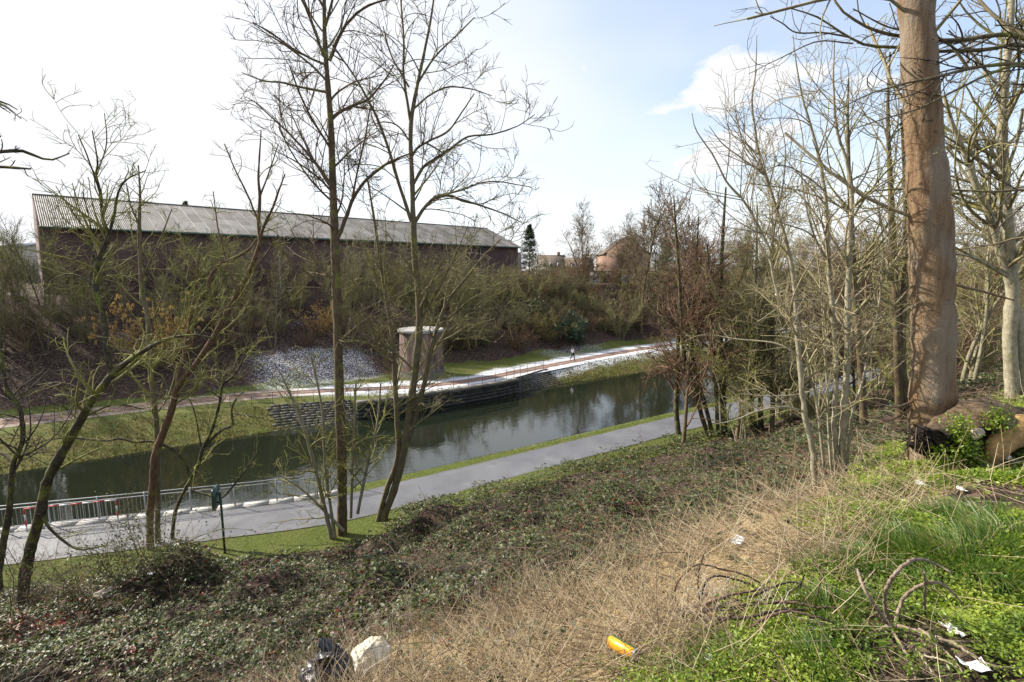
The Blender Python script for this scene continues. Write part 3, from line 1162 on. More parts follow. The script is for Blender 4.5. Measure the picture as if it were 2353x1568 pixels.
# ---------------------------------------------------------------- buildings on top of the far embankment
def brick_hall():
    ang = R(9.6)
    Lh, W, ZR, ZE = 69.8, 9.7, 11.3, 7.3
    root = thing('brick_hall', 'long dark brick works hall with weathered grey corrugated roof above the far embankment', 'building', (-12, 82, 8.3), ang)
    bk = brick_mat('hall_brick', (0.125, 0.055, 0.045), (0.085, 0.042, 0.038), (0.11, 0.095, 0.085), 0.23, 0.075, 0.6, (0.035, 0.026, 0.026))
    # walls (front, back, two gables)
    MB().box((Lh / 2, -W + 0.35 + 0.2, ZE / 2 - 0.75), (Lh, 0.4, ZE + 1.5)).build('wall', bk, root)
    MB().box((Lh / 2, W - 0.55, ZE / 2 - 0.75), (Lh, 0.4, ZE + 1.5)).build('wall', bk, root)
    for x in (0.0, Lh - 0.4):
        prof = np.array([(-W + 0.76, -1.5), (W - 0.76, -1.5), (W - 0.76, ZE + 0.1), (0, ZR - 0.25), (-W + 0.76, ZE + 0.1)])
        n = len(prof)
        V = np.vstack([np.c_[np.full(n, x), prof], np.c_[np.full(n, x + 0.4), prof]])
        i = np.arange(n)
        j = (i + 1) % n
        MB().add(V, [np.c_[i, j, j + n, i + n], np.array([(0, k + 1, k) for k in range(1, n - 1)]), np.array([(n, n + k, n + k + 1) for k in range(1, n - 1)])]).build('gable_wall', bk, root)
    # corrugated sheets, laid in rows
    m, nt, b = new_mat('weathered_sheet')
    t = NT(nt)
    info = t.N.new('ShaderNodeObjectInfo')
    tc = t.coord('Object', (1, 0.25, 1))
    n1 = t.noise(t.coord('Object', (1, 1, 1), loc=(0, 0, 0)), 1.2, 5, 0.65)
    geo = t.N.new('ShaderNodeNewGeometry')
    mp = t.N.new('ShaderNodeMapping')
    mp.inputs['Scale'].default_value = (1, 0.5, 0.5)
    t.L.new(geo.outputs['Position'], mp.inputs[0])
    n2 = t.noise(mp.outputs[0], 0.45, 5, 0.65)
    n3 = t.noise(mp.outputs[0], 6.5, 3, 0.6)
    v = t.math('ADD', t.math('MULTIPLY', info.outputs['Random'], 0.28), t.math('MULTIPLY', n2, 0.85))
    c = t.ramp(v, [(0.32, (0.05, 0.045, 0.04)), (0.55, (0.115, 0.108, 0.105)), (0.78, (0.20, 0.192, 0.19))])
    c = t.mix(t.step(n3, 0.52, 0.66), c, (0.07, 0.066, 0.055))
    nt.links.new(c, b.inputs['Base Color'])
    b.inputs['Roughness'].default_value = 0.7
    rows, cols = 6, 48
    rise, run = ZR - ZE, W
    sl = math.hypot(rise, run)
    cw, rl = Lh / cols, (sl + 0.35) / rows
    nx = 33
    xs = np.linspace(-cw / 2, cw / 2, nx)
    zc = 0.035 * np.cos(np.arange(nx) * math.pi / 2)
    G = np.stack([np.stack([xs, np.full(nx, y), zc], -1) for y in (-rl / 2 - 0.06, rl / 2 + 0.06)], 0)
    mb = MB().sheet(G[:, ::-1])
    me = mb.mesh('roof_sheet', True)
    me.materials.append(m)
    pit = math.atan2(rise, run)
    for r in range(rows):
        d = (r + 0.5) * rl
        for k in range(cols):
            o = link('roof_sheet', me, root, ((k + 0.5) * cw, -d * math.cos(pit), ZR - d * math.sin(pit) + 0.03 + 0.012 * (k % 2) + 0.01 * rng.random()))
            o.rotation_euler = (pit + 0.014, 0, rng.uniform(-0.004, 0.004))
    y0, z0 = W + 0.3, ZE - 0.12
    MB().add([(0, 0, ZR), (Lh, 0, ZR), (Lh, y0, z0), (0, y0, z0), (0, 0, ZR - .1), (Lh, 0, ZR - .1), (Lh, y0, z0 - .1), (0, y0, z0 - .1)],
             np.array([(0, 1, 2, 3), (7, 6, 5, 4), (3, 2, 6, 7), (0, 3, 7, 4), (2, 1, 5, 6)])).build('back_roof', m, root)
    MB().box((Lh / 2, -W / 2, (ZR + ZE) / 2 - 0.12), (Lh - 0.1, sl, 0.06), np.array([[1, 0, 0], [0, math.cos(pit), -math.sin(pit)], [0, math.sin(pit), math.cos(pit)]])).build('roof_deck', M['old_iron'], root)
    rp = plain('ridge_moss', (0.13, 0.125, 0.09), (0.07, 0.068, 0.04), 3, 0.9)
    for k in range(24):
        MB().tubes(np.array([[k * Lh / 24, 0, ZR + 0.03], [(k + 1) * Lh / 24 - 0.02, 0, ZR + 0.03]]), np.array([0.13, 0.13]), 8, cap=True).build('ridge_cap', rp, root, True)
    gm = plain('gutter_green', (0.05, 0.11, 0.085), (0.03, 0.06, 0.05), 4, 0.6)
    MB().tubes(np.array([[0, -W - 0.40, ZE - 0.26], [Lh / 2, -W - 0.40, ZE - 0.3], [Lh, -W - 0.40, ZE - 0.26]]), np.full(3, 0.11), 8, cap=True).build('gutter', gm, root, True)
    pm = plain('downpipe', (0.42, 0.45, 0.45), (0.3, 0.33, 0.33), 4, 0.5)
    for x in (8.5, 24.0, 43.0, 60.0):
        MB().tubes(np.array([[x, -W - 0.38, ZE - 0.3], [x, -W + 0.24, ZE - 0.75], [x, -W + 0.24, 2.0], [x, -W + 0.24, -0.3]]), np.full(4, 0.075), 8).build('downpipe', pm, root, True)


brick_hall()


def gable_house(name, label, Y, q0, q1, qy_eave, qy_ridge, z_ground, wallm, roofm, depth=8, rz=0.0, axis='across', windows=(), chimney=True, doors=(), cat='house'):
    """house whose facade spans photo columns q0..q1 at distance Y; roof ridge along or across the view"""
    a, b_ = at(q0, 650, Y), at(q1, 650, Y)
    c = (a + b_) / 2
    w = np.linalg.norm((b_ - a)[:2])
    ze = at((q0 + q1) / 2, qy_eave, Y)[2] - z_ground
    zr = at((q0 + q1) / 2, qy_ridge, Y)[2] - z_ground
    root = thing(name, label, cat, (c[0], c[1], z_ground), -HEAD + rz)
    h = w / 2
    # local x right, y away
    if axis == 'away':        # gable faces the camera
        prof = np.array([(-h, -0.5), (h, -0.5), (h, ze), (0, zr), (-h, ze)])
        n = 5
        V = np.vstack([np.c_[prof[:, 0], np.zeros(n), prof[:, 1]], np.c_[prof[:, 0], np.full(n, depth), prof[:, 1]]])
        i = np.arange(n)
        j = (i + 1) % n
        MB().add(V, [np.c_[i, i + n, j + n, j], np.array([(0, k, k + 1) for k in range(1, n - 1)]), np.array([(n, n + k + 1, n + k) for k in range(1, n - 1)])]).build('wall', wallm, root)
        for sgn in (-1, 1):
            ov = 0.25
            sx = sgn * (h + ov)
            sz = ze - ov * (zr - ze) / h
            V = np.array([(0, -ov, zr + 0.02), (sx, -ov, sz + 0.02), (sx, depth + ov, sz + 0.02), (0, depth + ov, zr + 0.02)])
            V = np.vstack([V, V + np.array([0, 0, 0.16])])
            MB().add(V, np.array([(0, 1, 2, 3), (4, 7, 6, 5), (0, 4, 5, 1), (1, 5, 6, 2), (2, 6, 7, 3), (3, 7, 4, 0)])).build('roof', roofm, root)
    else:
        MB().box((0, depth / 2, ze / 2 - 0.25), (w, depth, ze + 0.5)).build('wall', wallm, root)
        for x in (-h, h - 0.25):
            V = np.array([(x, 0.01, ze), (x, depth - 0.01, ze), (x, depth / 2, zr), (x + .25, 0.01, ze), (x + .25, depth - 0.01, ze), (x + .25, depth / 2, zr)])
            MB().add(V, [np.array([(0, 2, 1), (3, 4, 5)]), np.array([(0, 3, 5, 2), (1, 2, 5, 4)])]).build('gable', wallm, root)
        for sgn in (-1, 1):
            y_e = depth / 2 + sgn * (depth / 2 + 0.3)
            z_e = ze - 0.3 * (zr - ze) / (depth / 2)
            V = np.array([(-h - .2, depth / 2, zr), (h + .2, depth / 2, zr), (h + .2, y_e, z_e), (-h - .2, y_e, z_e)])
            V = np.vstack([V, V + np.array([0, 0, 0.16])])
            MB().add(V, np.array([(0, 1, 2, 3), (4, 7, 6, 5), (0, 4, 5, 1), (1, 5, 6, 2), (2, 6, 7, 3), (3, 7, 4, 0)])).build('roof', roofm, root)
    if chimney:
        MB().box((h * 0.55, depth / 2, zr + 0.2), (0.8, 0.6, 1.6)).build('chimney', wallm, root)
    for (u, v, ww, hh) in windows:
        f = MB().box((u * h, -0.02, v), (ww, 0.1, hh)).build('window', M['white_paint'], root)
        MB().box((u * h, -0.05, v), (ww - 0.14, 0.08, hh - 0.14)).build('pane', M['glass'], f)
    for (u, ww, hh, mat) in doors:
        d = MB().box((u * h, -0.03, hh / 2), (ww, 0.1, hh)).build('door', mat, root)
        MB().box((u * h + ww * 0.36, -0.1, hh * 0.48), (0.12, 0.05, 0.05)).build('handle', M['steel'], d)
    return root


M['white_paint'] = plain('white_paint', (0.72, 0.72, 0.70), (0.6, 0.6, 0.58), 6, 0.5)
M['glass'] = plain('window_glass', (0.05, 0.06, 0.07), (0.03, 0.04, 0.05), 2, 0.08, 0, 0, 0.8)
house_brick = brick_mat('house_brick', (0.30, 0.155, 0.10), (0.23, 0.12, 0.08), (0.30, 0.27, 0.23), 0.22, 0.07, 0.25, (0.12, 0.07, 0.05))
brown_brick = brick_mat('brown_brick', (0.20, 0.125, 0.09), (0.16, 0.10, 0.075), (0.22, 0.19, 0.16), 0.22, 0.07, 0.3)
cream = plain('cream_render', (0.48, 0.43, 0.36), (0.40, 0.35, 0.29), 1, 0.85)
tile_purple = plain('purple_tiles', (0.22, 0.17, 0.165), (0.14, 0.105, 0.10), 9, 0.8)
tile_brown = plain('brown_tiles', (0.15, 0.115, 0.09), (0.09, 0.07, 0.055), 9, 0.8)
garage_white = plain('garage_door_white', (0.52, 0.54, 0.57), (0.42, 0.44, 0.47), 3, 0.5)
ZT = 8.2
gable_house('house', 'small house with purple tiled roof just right of the brick hall', 118, 1142, 1196, 616, 580, ZT, cream, tile_purple, 8, windows=((-0.55, 1.5, 1.0, 1.1), (0.35, 1.5, 1.0, 1.1)))
gable_house('terrace_house', 'long low terrace with brown roof behind the dark conifer', 140, 1238, 1300, 612, 586, ZT, brown_brick, tile_brown, 9, windows=((-0.6, 4.2, 1.0, 1.2), (-0.1, 4.2, 1.0, 1.2), (0.5, 4.2, 1.0, 1.2), (-0.6, 1.7, 1.0, 1.2), (0.5, 1.7, 1.0, 1.2)))
gable_house('terrace_house', 'low brown-roofed house left of the big brick gable', 138, 1301, 1364, 614, 592, ZT, brown_brick, tile_brown, 9, windows=((-0.5, 4.0, 1.0, 1.2), (0.1, 4.0, 1.0, 1.2), (0.6, 4.0, 1.0, 1.2), (-0.4, 1.6, 1.1, 1.2), (0.4, 1.6, 1.1, 1.2)))
gable_house('cream_extension', 'small cream flat building with white front before the brown terrace', 128, 1212, 1256, 622, 616, ZT, cream, M['white_paint'], 5, chimney=False, windows=((0.0, 1.6, 1.2, 1.2),))
gable_house('house', 'tall orange brick house showing its broad blind gable among the trees', 118, 1386, 1492, 584, 545, ZT, house_brick, tile_brown, 11, axis='away', windows=((-0.1, 7.0, 0.8, 1.0), (0.55, 4.6, 1.0, 1.2)))
gable_house('house', 'pale building with flat roof left of the brick hall', 112, -60, 67, 566, 556, ZT, cream, garage_white, 8, chimney=False, windows=((0.3, 2.2, 1.4, 1.0), (0.72, 2.2, 1.4, 1.0)))


def garages():
    roof_dark = plain('felt_roof', (0.10, 0.085, 0.075), (0.06, 0.05, 0.045), 4, 0.9)
    spans = [(1232, 1268), (1269, 1304), (1309, 1345), (1346, 1381), (1384, 1420), (1421, 1457)]
    words = ['leftmost grey garage of the row behind the embankment top', 'second grey garage from the left in the row', 'third garage from the left, beside the bare round tree', 'fourth garage from the left in the row', 'brick garage with dark door below the brick gable', 'rightmost garage of the row, mostly behind trunks']
    for k, ((a, b_), w) in enumerate(zip(spans, words)):
        Y = 108
        p, q = at(a, 650, Y), at(b_, 650, Y)
        c = (p + q) / 2
        wd = np.linalg.norm((q - p)[:2])
        root = thing('garage', w, 'garage', (c[0], c[1], ZT - 0.3), -HEAD, 'row of lock-up garages')
        MB().box((0, 3.1, 1.35), (wd - 0.03, 6, 2.7)).build('wall', brown_brick if k > 3 else cream, root)
        MB().box((0, 3.05, 2.82), (wd, 6.3, 0.22)).build('roof', roof_dark, root)
        dm = garage_white if k != 4 else roof_dark
        for j in range(4):
            MB().box((0, 0.07 - 0.012 * (j % 2), 0.28 + j * 0.53), (wd - 0.5, 0.08, 0.51)).build('door_panel', dm, root)


garages()


# ---------------------------------------------------------------- trees
def resample(pts, n, jitter=0.0, seed=0):
    """Catmull-Rom through traced points (columns x y z r)"""
    p = np.asarray(pts, float)
    if len(p) == 2:
        p = np.vstack([p[0], p.mean(0), p[1]])
    e = np.vstack([2 * p[0] - p[1], p, 2 * p[-1] - p[-2]])
    L = np.r_[0, np.cumsum(np.linalg.norm(np.diff(p[:, :3], axis=0), axis=1) + 1e-6)]
    d = np.linspace(0, L[-1], n)
    k = np.clip(np.searchsorted(L, d, 'right') - 1, 0, len(p) - 2)
    u = ((d - L[k]) / (L[k + 1] - L[k]))[:, None]
    p0, p1, p2, p3 = e[k], e[k + 1], e[k + 2], e[k + 3]
    q = 0.5 * (2 * p1 + (p2 - p0) * u + (2 * p0 - 5 * p1 + 4 * p2 - p3) * u ** 2 + (3 * p1 - p0 - 3 * p2 + p3) * u ** 3)
    q[:, 3] = np.interp(d, L, p[:, 3])
    if jitter:
        r_ = np.random.default_rng(seed)
        q[1:-1, :3] += r_.normal(0, 1, (n - 2, 3)) * jitter * q[1:-1, 3:4]
        q[1:-1, 3] *= 1 + r_.normal(0, 0.05, n - 2)
    return q


def grow(g, pos, d, ln, r0, K, wig=0.12, up=0.06, tip=0.35, bend=None):
    """grow N branches at once"""
    n = len(pos)
    P = np.zeros((n, K, 3))
    P[:, 0] = pos
    d = d / (np.linalg.norm(d, axis=1, keepdims=True) + 1e-9)
    curve = g.normal(0, wig, (n, 3))
    for k in range(1, K):
        d = d + curve + g.normal(0, wig * 0.8, (n, 3))
        d[:, 2] += up * (0.4 + 1.2 * k / K)
        d = d / (np.linalg.norm(d, axis=1, keepdims=True) + 1e-9)
        P[:, k] = P[:, k - 1] + d * (ln / (K - 1))[:, None]
    Rr = r0[:, None] * np.linspace(1, tip, K)[None]
    return P, Rr


def spawn(g, P, Rr, per, p0=0.25, p1=1.0, ang=(0.5, 1.0), ratio=0.5, rr=0.6, rmin=0.003, lmin=0.05, rmax=1.0, updir=0.0, absl=None):
    """child branch starts on parents P (N,K,3); per = children per metre or fixed count (negative)"""
    N_, K, _ = P.shape
    seg = np.linalg.norm(np.diff(P, axis=1), axis=2).sum(1)
    cnt = np.full(N_, int(-per)) if per < 0 else np.maximum(1, np.round(seg * per * g.uniform(0.7, 1.3, N_))).astype(int)
    idx = np.repeat(np.arange(N_), cnt)
    u = p0 + (p1 - p0) * g.random(len(idx))
    f = u * (K - 1)
    k = np.minimum(f.astype(int), K - 2)
    w = (f - k)[:, None]
    pos = P[idx, k] * (1 - w) + P[idx, k + 1] * w
    r = Rr[idx, k] * (1 - w[:, 0]) + Rr[idx, k + 1] * w[:, 0]
    T = P[idx, k + 1] - P[idx, k]
    T /= np.linalg.norm(T, axis=1, keepdims=True) + 1e-9
    rv = g.normal(0, 1, (len(idx), 3))
    perp = np.cross(T, rv)
    perp /= np.linalg.norm(perp, axis=1, keepdims=True) + 1e-9
    a = g.uniform(ang[0], ang[1], len(idx))[:, None]
    d = T * np.cos(a) + perp * np.sin(a)
    d[:, 2] += updir
    if absl is not None:
        ln = absl * g.uniform(0.5, 1.25, len(idx)) * (1.1 - 0.5 * u)
    else:
        ln = np.maximum(lmin, seg[idx] * ratio * (1.15 - 0.75 * u) * g.uniform(0.55, 1.2, len(idx)))
    return pos, d, ln, np.clip(r * rr, rmin, rmax)


def twig_levels(g, mb, P, Rr, spec):
    """spec: list of dicts, one per further level; adds every level to mb"""
    for sp in spec:
        a = {k: v for k, v in sp.items() if k in ('per', 'p0', 'p1', 'ang', 'ratio', 'rr', 'rmin', 'lmin', 'rmax', 'updir', 'absl')}
        pos, d, ln, r = spawn(g, P, Rr, **a)
        P, Rr = grow(g, pos, d, ln, r, sp.get('K', 5), sp.get('wig', 0.14), sp.get('up', 0.05), sp.get('tip', 0.4))
        mb.tubes(P, Rr, sp.get('sides', 3), g.random(len(P)))
    return P, Rr


def traced_tree(name, label, stems, limbs, Y, mats, spec, seed, nlimb=0, limb_len=3.0, limb_p=(0.3, 1.0), group=None, depth_jit=0.0, cat='tree', base=None, extra_crown=None, min_r=0.0, rs=1.0, rl=1.0):
    """a tree whose main stems follow the photograph; Y = distance of the base.
    stems/limbs: lists of (qx, qy, r_in_q_px[, extra depth])"""
    g = np.random.default_rng(seed)
    mpq = QK / F_PX * Y            # metres per note pixel at that distance

    def conv(pl, k_=1.0):
        out = []
        for i, p in enumerate(pl):
            dY = p[3] if len(p) > 3 else 0.0
            w = at(p[0], p[1], Y + dY)
            out.append((*w, max(p[2] * mpq * k_, min_r)))
        return np.array(out)
    S = [conv(s, rs) for s in stems]
    b0 = S[0][0].copy()
    if base is not None:
        b0[:3] = base
    root = thing(name, label, cat, b0[:3], 0, group)
    off = np.array([*b0[:3], 0])
    crown = MB()
    parents = []
    for i, s in enumerate(S):
        n = max(8, len(s) * 4)
        q = resample(s - off, n, 0.12 if s[:, 3].max() < 0.07 else (0.035 if s[:, 3].max() < 0.2 else 0.006), seed + i)
        if i == 0 and base is None:
            q[0, 2] -= 0.35
        mb = MB().tubes(q[:, :3], q[:, 3], (22 if s[:, 3].max() > 0.2 else 10) if s[:, 3].max() > 0.08 else 7, g.random())
        mb.build('trunk' if i == 0 else 'stem', mats[0], root, True)
        parents.append(q)
    LM = []
    for i, l in enumerate(limbs):
        c = conv(l, rl)
        # let limbs leave the picture plane so the crown has depth
        if len(l[0]) < 4:
            k = np.linspace(0, 1, len(c))
            sgn = g.uniform(-1, 1)
            ln = np.linalg.norm(c[-1, :3] - c[0, :3])
            eye = np.array([0, 0, CAM_Z])
            c[:, :3] = eye + (c[:, :3] - eye) * (1 + k ** 1.3 * sgn * min(0.45 * ln, 0.22 * Y) / Y)[:, None]
        q = resample(c - off, max(8, len(c) * 3), 0.12, seed + 50 + i)
        MB().tubes(q[:, :3], q[:, 3], 7, g.random()).build('limb', mats[0], root, True)
        parents.append(q)
    # side limbs grown from the stems
    batches = []
    for q in parents:
        K = 16
        u = np.linspace(0, len(q) - 1, K)
        kk = np.minimum(u.astype(int), len(q) - 2)
        w = (u - kk)[:, None]
        qq = q[kk] * (1 - w) + q[kk + 1] * w
        batches.append(qq)
    B = np.array(batches)
    P, Rr = B[:, :, :3], B[:, :, 3]
    if nlimb:
        ns = len(S)
        pos, d, ln, r = spawn(g, P[:ns], Rr[:ns], -nlimb, limb_p[0], limb_p[1], (0.6, 1.1), 0.3, 0.5, 0.006, absl=limb_len, updir=0.15)
        P2, R2 = grow(g, pos, d, ln, np.minimum(r, 0.02 + ln * 0.012), 16, 0.05, 0.035, 0.3)
        crown.tubes(P2, R2, 5, g.random(len(P2)))
        Pa, Ra = np.concatenate([P[ns:], P2]), np.concatenate([Rr[ns:], R2])
    else:
        Pa, Ra = P, Rr
    if len(Pa):
        px = Y / F_PX
        sp2 = []
        for i, d_ in enumerate(spec):
            fl = 0.21 * px * (1.35 if i < len(spec) - 1 else 1.0)
            sp2.append({**d_, 'rmin': max(d_['rmin'], fl), 'rmax': max(d_.get('rmax', 1.0), fl * 1.2), 'tip': 0.6})
        twig_levels(g, crown, Pa, Ra, sp2)
    if extra_crown:
        extra_crown(crown, g)
    crown.build('crown', mats[1], root, True)
    return root


SPEC_BIG = [dict(per=1.9, p0=0.10, ang=(0.45, 1.0), absl=2.3, rr=0.5, rmin=0.010, rmax=0.026, K=8, wig=0.10, up=0.05, sides=4),
            dict(per=2.9, p0=0.10, ang=(0.45, 1.0), absl=1.0, rr=0.6, rmin=0.0065, K=6, wig=0.14, up=0.07),
            dict(per=3.2, p0=0.15, ang=(0.4, 0.95), absl=0.45, rr=0.75, rmin=0.005, K=4, wig=0.14, up=0.12)]
SPEC_SAP = [dict(per=3.0, p0=0.1, ang=(0.5, 1.1), absl=0.95, rr=0.55, rmin=0.006, rmax=0.016, K=7, wig=0.15, up=0.05, sides=4),
            dict(per=4.2, p0=0.12, ang=(0.5, 1.1), absl=0.42, rr=0.65, rmin=0.0042, K=5, wig=0.20, up=0.10)]

# --- the two tall trees at the foot of the slope
tA = [(786, 1228, 14), (786, 1100, 14), (781, 950, 13.5), (777, 800, 13), (773, 650, 12.5), (768, 520, 11.5), (764, 400, 9.5), (760, 280, 8), (752, 180, 6.5), (746, 80, 5.5), (744, -60, 4), (738, -170, 2)]
lA = [[(770, 560, 7), (793, 507, 6.5), (809, 462, 6), (838, 417, 5.5), (876, 385, 4.5), (902, 369, 3.5), (950, 350, 2)],
      [(809, 460, 4), (822, 390, 3.5), (838, 321, 3), (850, 250, 2)],
      [(761, 275, 6), (780, 257, 5.5), (825, 237, 4.5), (846, 228, 4), (880, 190, 3), (905, 150, 2)],
      [(757, 140, 5.5), (786, 71, 5), (825, 26, 4), (872, 4, 3), (930, -10, 2)],
      [(744, 130, 5), (719, 58, 4.5), (703, 19, 4), (680, -30, 3)],
      [(756, 212, 4.5), (697, 202, 4), (645, 189, 3.2), (607, 186, 2.5), (556, 167, 1.6)],
      [(762, 345, 4), (722, 282, 3.5), (690, 218, 3), (665, 150, 2)],
      [(750, 150, 4), (677, 115, 3.5), (633, 83, 3), (581, 51, 1.8)],
      [(770, 470, 3.5), (720, 420, 3), (670, 350, 2.2), (640, 290, 1.5)],
      [(775, 700, 3.5), (720, 640, 3), (670, 600, 2.2), (640, 560, 1.6)],
      [(748, 60, 4), (770, -20, 3.5), (800, -100, 2.5)], [(745, 20, 4), (700, -60, 3), (660, -110, 2)]]
tB = [(878, 1198, 14), (904, 1130, 14), (925, 1050, 14), (940, 960, 14), (953, 860, 13.5), (963, 760, 12.5), (962, 680, 12), (954, 600, 11), (950, 513, 10.5), (947, 417, 8), (944, 289, 7), (960, 192, 5.5), (976, 115, 4.5), (992, 32, 3.5), (1004, -70, 2)]
tB2 = [(868, 1198, 10), (890, 1120, 10), (914, 1050, 9.5), (912, 960, 9), (908, 880, 8.5), (902, 780, 8), (890, 700, 7), (880, 640, 6), (868, 560, 5), (856, 480, 4), (842, 400, 2.5)]
tB3 = [(928, 1040, 8), (955, 960, 8), (975, 880, 8), (990, 810, 7), (1005, 750, 6), (1030, 690, 5), (1070, 640, 4), (1110, 590, 3), (1150, 550, 2)]
lB = [[(946, 510, 7.5), (921, 436, 7), (902, 372, 6), (879, 301, 5), (850, 237, 4.2), (818, 180, 3.5), (786, 135, 2.8), (761, 100, 2)],
      [(952, 513, 7), (972, 481, 6.5), (998, 455, 6), (1030, 449, 5), (1062, 459, 4.2), (1113, 475, 3.4), (1158, 491, 2.6), (1200, 512, 1.6)],
      [(996, 452, 4), (1062, 436, 3.5), (1094, 423, 3), (1139, 417, 2.5), (1222, 430, 1.5)],
      [(949, 425, 6), (972, 385, 5.5), (998, 366, 5), (1037, 340, 4.2), (1075, 314, 3.5), (1133, 308, 2.7), (1190, 289, 2), (1229, 263, 1.3)],
      [(945, 362, 5), (960, 340, 4.5), (992, 321, 4), (1030, 301, 3.4), (1062, 257, 2.8), (1090, 215, 2)],
      [(944, 285, 5.5), (928, 180, 4.5), (928, 96, 3.8), (921, 0, 3), (915, -70, 2)],
      [(950, 250, 4), (985, 220, 3.5), (1030, 200, 3), (1085, 205, 2.2), (1130, 220, 1.5)],
      [(960, 192, 4), (1000, 130, 3.4), (1050, 80, 2.6), (1090, 40, 1.8)],
      [(945, 330, 3.5), (915, 290, 3), (880, 280, 2.2), (850, 290, 1.5)],
      [(963, 740, 4), (1000, 680, 3.2), (1040, 600, 2.4), (1075, 520, 1.6)],
      [(905, 830, 3.5), (860, 760, 3), (830, 690, 2.2), (810, 640, 1.5)],
      [(940, 200, 3.5), (900, 130, 2.8), (880, 60, 2)]]
_, YA = hit(786, 1228)
_, YB = hit(885, 1195)
traced_tree('tall_tree', 'tall bare tree with one straight trunk at the foot of the slope by the path', [tA], lA, YA, (M['bark_brown'], M['twig_brown']), SPEC_BIG, 101, 17, 4.2, (0.28, 0.97), rs=0.82, rl=0.68)
traced_tree('forked_tree', 'tall bare tree leaning right with three stems from one forked base', [tB, tB2, tB3], lB, YB, (M['bark_olive'], M['twig_olive']), SPEC_BIG, 102, 11, 3.8, (0.22, 0.97), rs=0.68, rl=0.60)
# saplings round the tall trunk
sp_st = [[(762, 1236, 5), (735, 1120, 4.5), (700, 990, 3.5), (655, 880, 2.2), (640, 850, 1.2)],
         [(770, 1236, 4), (748, 1080, 3.5), (740, 940, 2.8), (715, 820, 2)],
         [(822, 1180, 4), (842, 1080, 3.5), (866, 980, 2.8), (875, 880, 2)],
         [(806, 1190, 4), (812, 1020, 3.2), (818, 880, 2.2)],
         [(790, 1220, 4), (700, 1130, 2.4), (640, 1090, 1.4)]]
traced_tree('sapling_clump', 'clump of thin pale shoots at the foot of the straight tall trunk', sp_st, [], YA - 0.4, (M['bark_pale'], M['twig_moss']), SPEC_SAP, 103, 12, 2.2, (0.2, 0.95), cat='shrub')

# --- trees at the left
tC = [(50, 1398, 17), (57, 1326, 16), (72, 1251, 15), (92, 1185, 14), (107, 1111, 13), (132, 1059, 13), (160, 1011, 12), (185, 966, 12), (205, 929, 11), (230, 896, 10), (256, 862, 10), (282, 839, 8), (325, 809, 6), (380, 780, 4.5), (440, 770, 3), (490, 776, 2)]
tC2 = [(256, 862, 8), (247, 816, 8), (236, 720, 7.5), (220, 675, 7.5), (225, 607, 7), (240, 565, 6.5), (250, 540, 6), (237, 507, 4.5), (230, 440, 3.5), (221, 402, 2.8), (224, 370, 2.2), (212, 300, 1.4)]
lC = [[(250, 540, 4), (262, 495, 3.6), (272, 440, 3), (295, 410, 2.2), (335, 392, 1.4)], [(228, 620, 3), (205, 560, 2.5), (208, 520, 2), (190, 440, 1.4)],
      [(222, 670, 3), (195, 640, 2.4), (150, 630, 1.8), (100, 655, 1.2)], [(238, 720, 2.5), (280, 650, 2), (300, 620, 1.4)], [(228, 440, 2.5), (205, 370, 2), (180, 310, 1.3)], [(226, 390, 2), (245, 330, 1.6), (240, 260, 1)],
      [(190, 960, 3), (260, 930, 2.4), (330, 940, 1.6)], [(92, 1185, 5), (130, 1230, 4), (180, 1262, 3), (238, 1255, 2)], [(215, 915, 3), (150, 880, 2), (80, 885, 1.4)]]
_, YC = hit(50, 1398)
traced_tree('leaning_tree', 'dark mossy tree leaning right at the lower left, forking above the far towpath', [tC, tC2], lC, YC, (M['bark_dark'], M['twig_moss']), SPEC_SAP, 104, 18, 2.4, (0.35, 0.98), rs=0.8, rl=0.8)
tG = [(-6, 1330, 11), (5, 1263, 10), (20, 1180, 9), (27, 1100, 8), (31, 1062, 7.5), (42, 1039, 7), (52, 1011, 7), (51, 966, 6.5), (42, 929, 6), (22, 904, 5.5), (10, 866, 5), (4, 804, 4.5), (-10, 720, 4), (-14, 600, 3)]
traced_tree('twisted_tree', 'slender dark crooked trunk at the left edge of the picture', [tG], [[(30, 1062, 4), (10, 1045, 3), (-20, 1030, 2)]], YC - 1.0, (M['bark_dark'], M['twig_dark']), SPEC_SAP, 105, 14, 2.0, (0.2, 0.95), rs=0.75)
tD = [(345, 1262, 8), (345, 1179, 8), (352, 1110, 8), (356, 1054, 8.5), (375, 994, 8), (395, 939, 7.5), (409, 886, 7), (440, 849, 6.5), (462, 819, 6), (490, 775, 6), (515, 730, 5.5), (550, 665, 5.5), (570, 630, 5.2), (585, 595, 5), (598, 552, 4.5), (594, 514, 4), (597, 452, 3.2), (594, 402, 2.4), (600, 300, 1.2)]
tD2 = [(409, 886, 5), (416, 841, 5), (426, 800, 4.5), (440, 720, 3.5), (450, 660, 2.5), (455, 600, 1.6)]
lD = [[(598, 552, 3.5), (606, 522, 3.2), (629, 472, 2.6), (636, 450, 2.2), (655, 400, 1.4)], [(510, 735, 3), (480, 655, 4.5), (500, 612, 4), (525, 600, 4), (570, 575, 3), (590, 548, 1.8)],
      [(594, 510, 2.4), (570, 450, 2), (545, 400, 1.5), (515, 330, 1)], [(560, 650, 2.4), (600, 600, 2), (640, 540, 1.4)], [(598, 450, 2), (620, 390, 1.5), (640, 330, 1)], [(545, 670, 2.5), (520, 600, 2), (500, 520, 1.6), (490, 440, 1.2)]]
_, YD = hit(345, 1262)
traced_tree('russet_tree', 'reddish brown sloping trunk rising from the bramble mound, forking to the right', [tD, tD2], lD, YD, (M['bark_red'], M['twig_moss']), SPEC_SAP, 106, 15, 2.4, (0.35, 0.98))
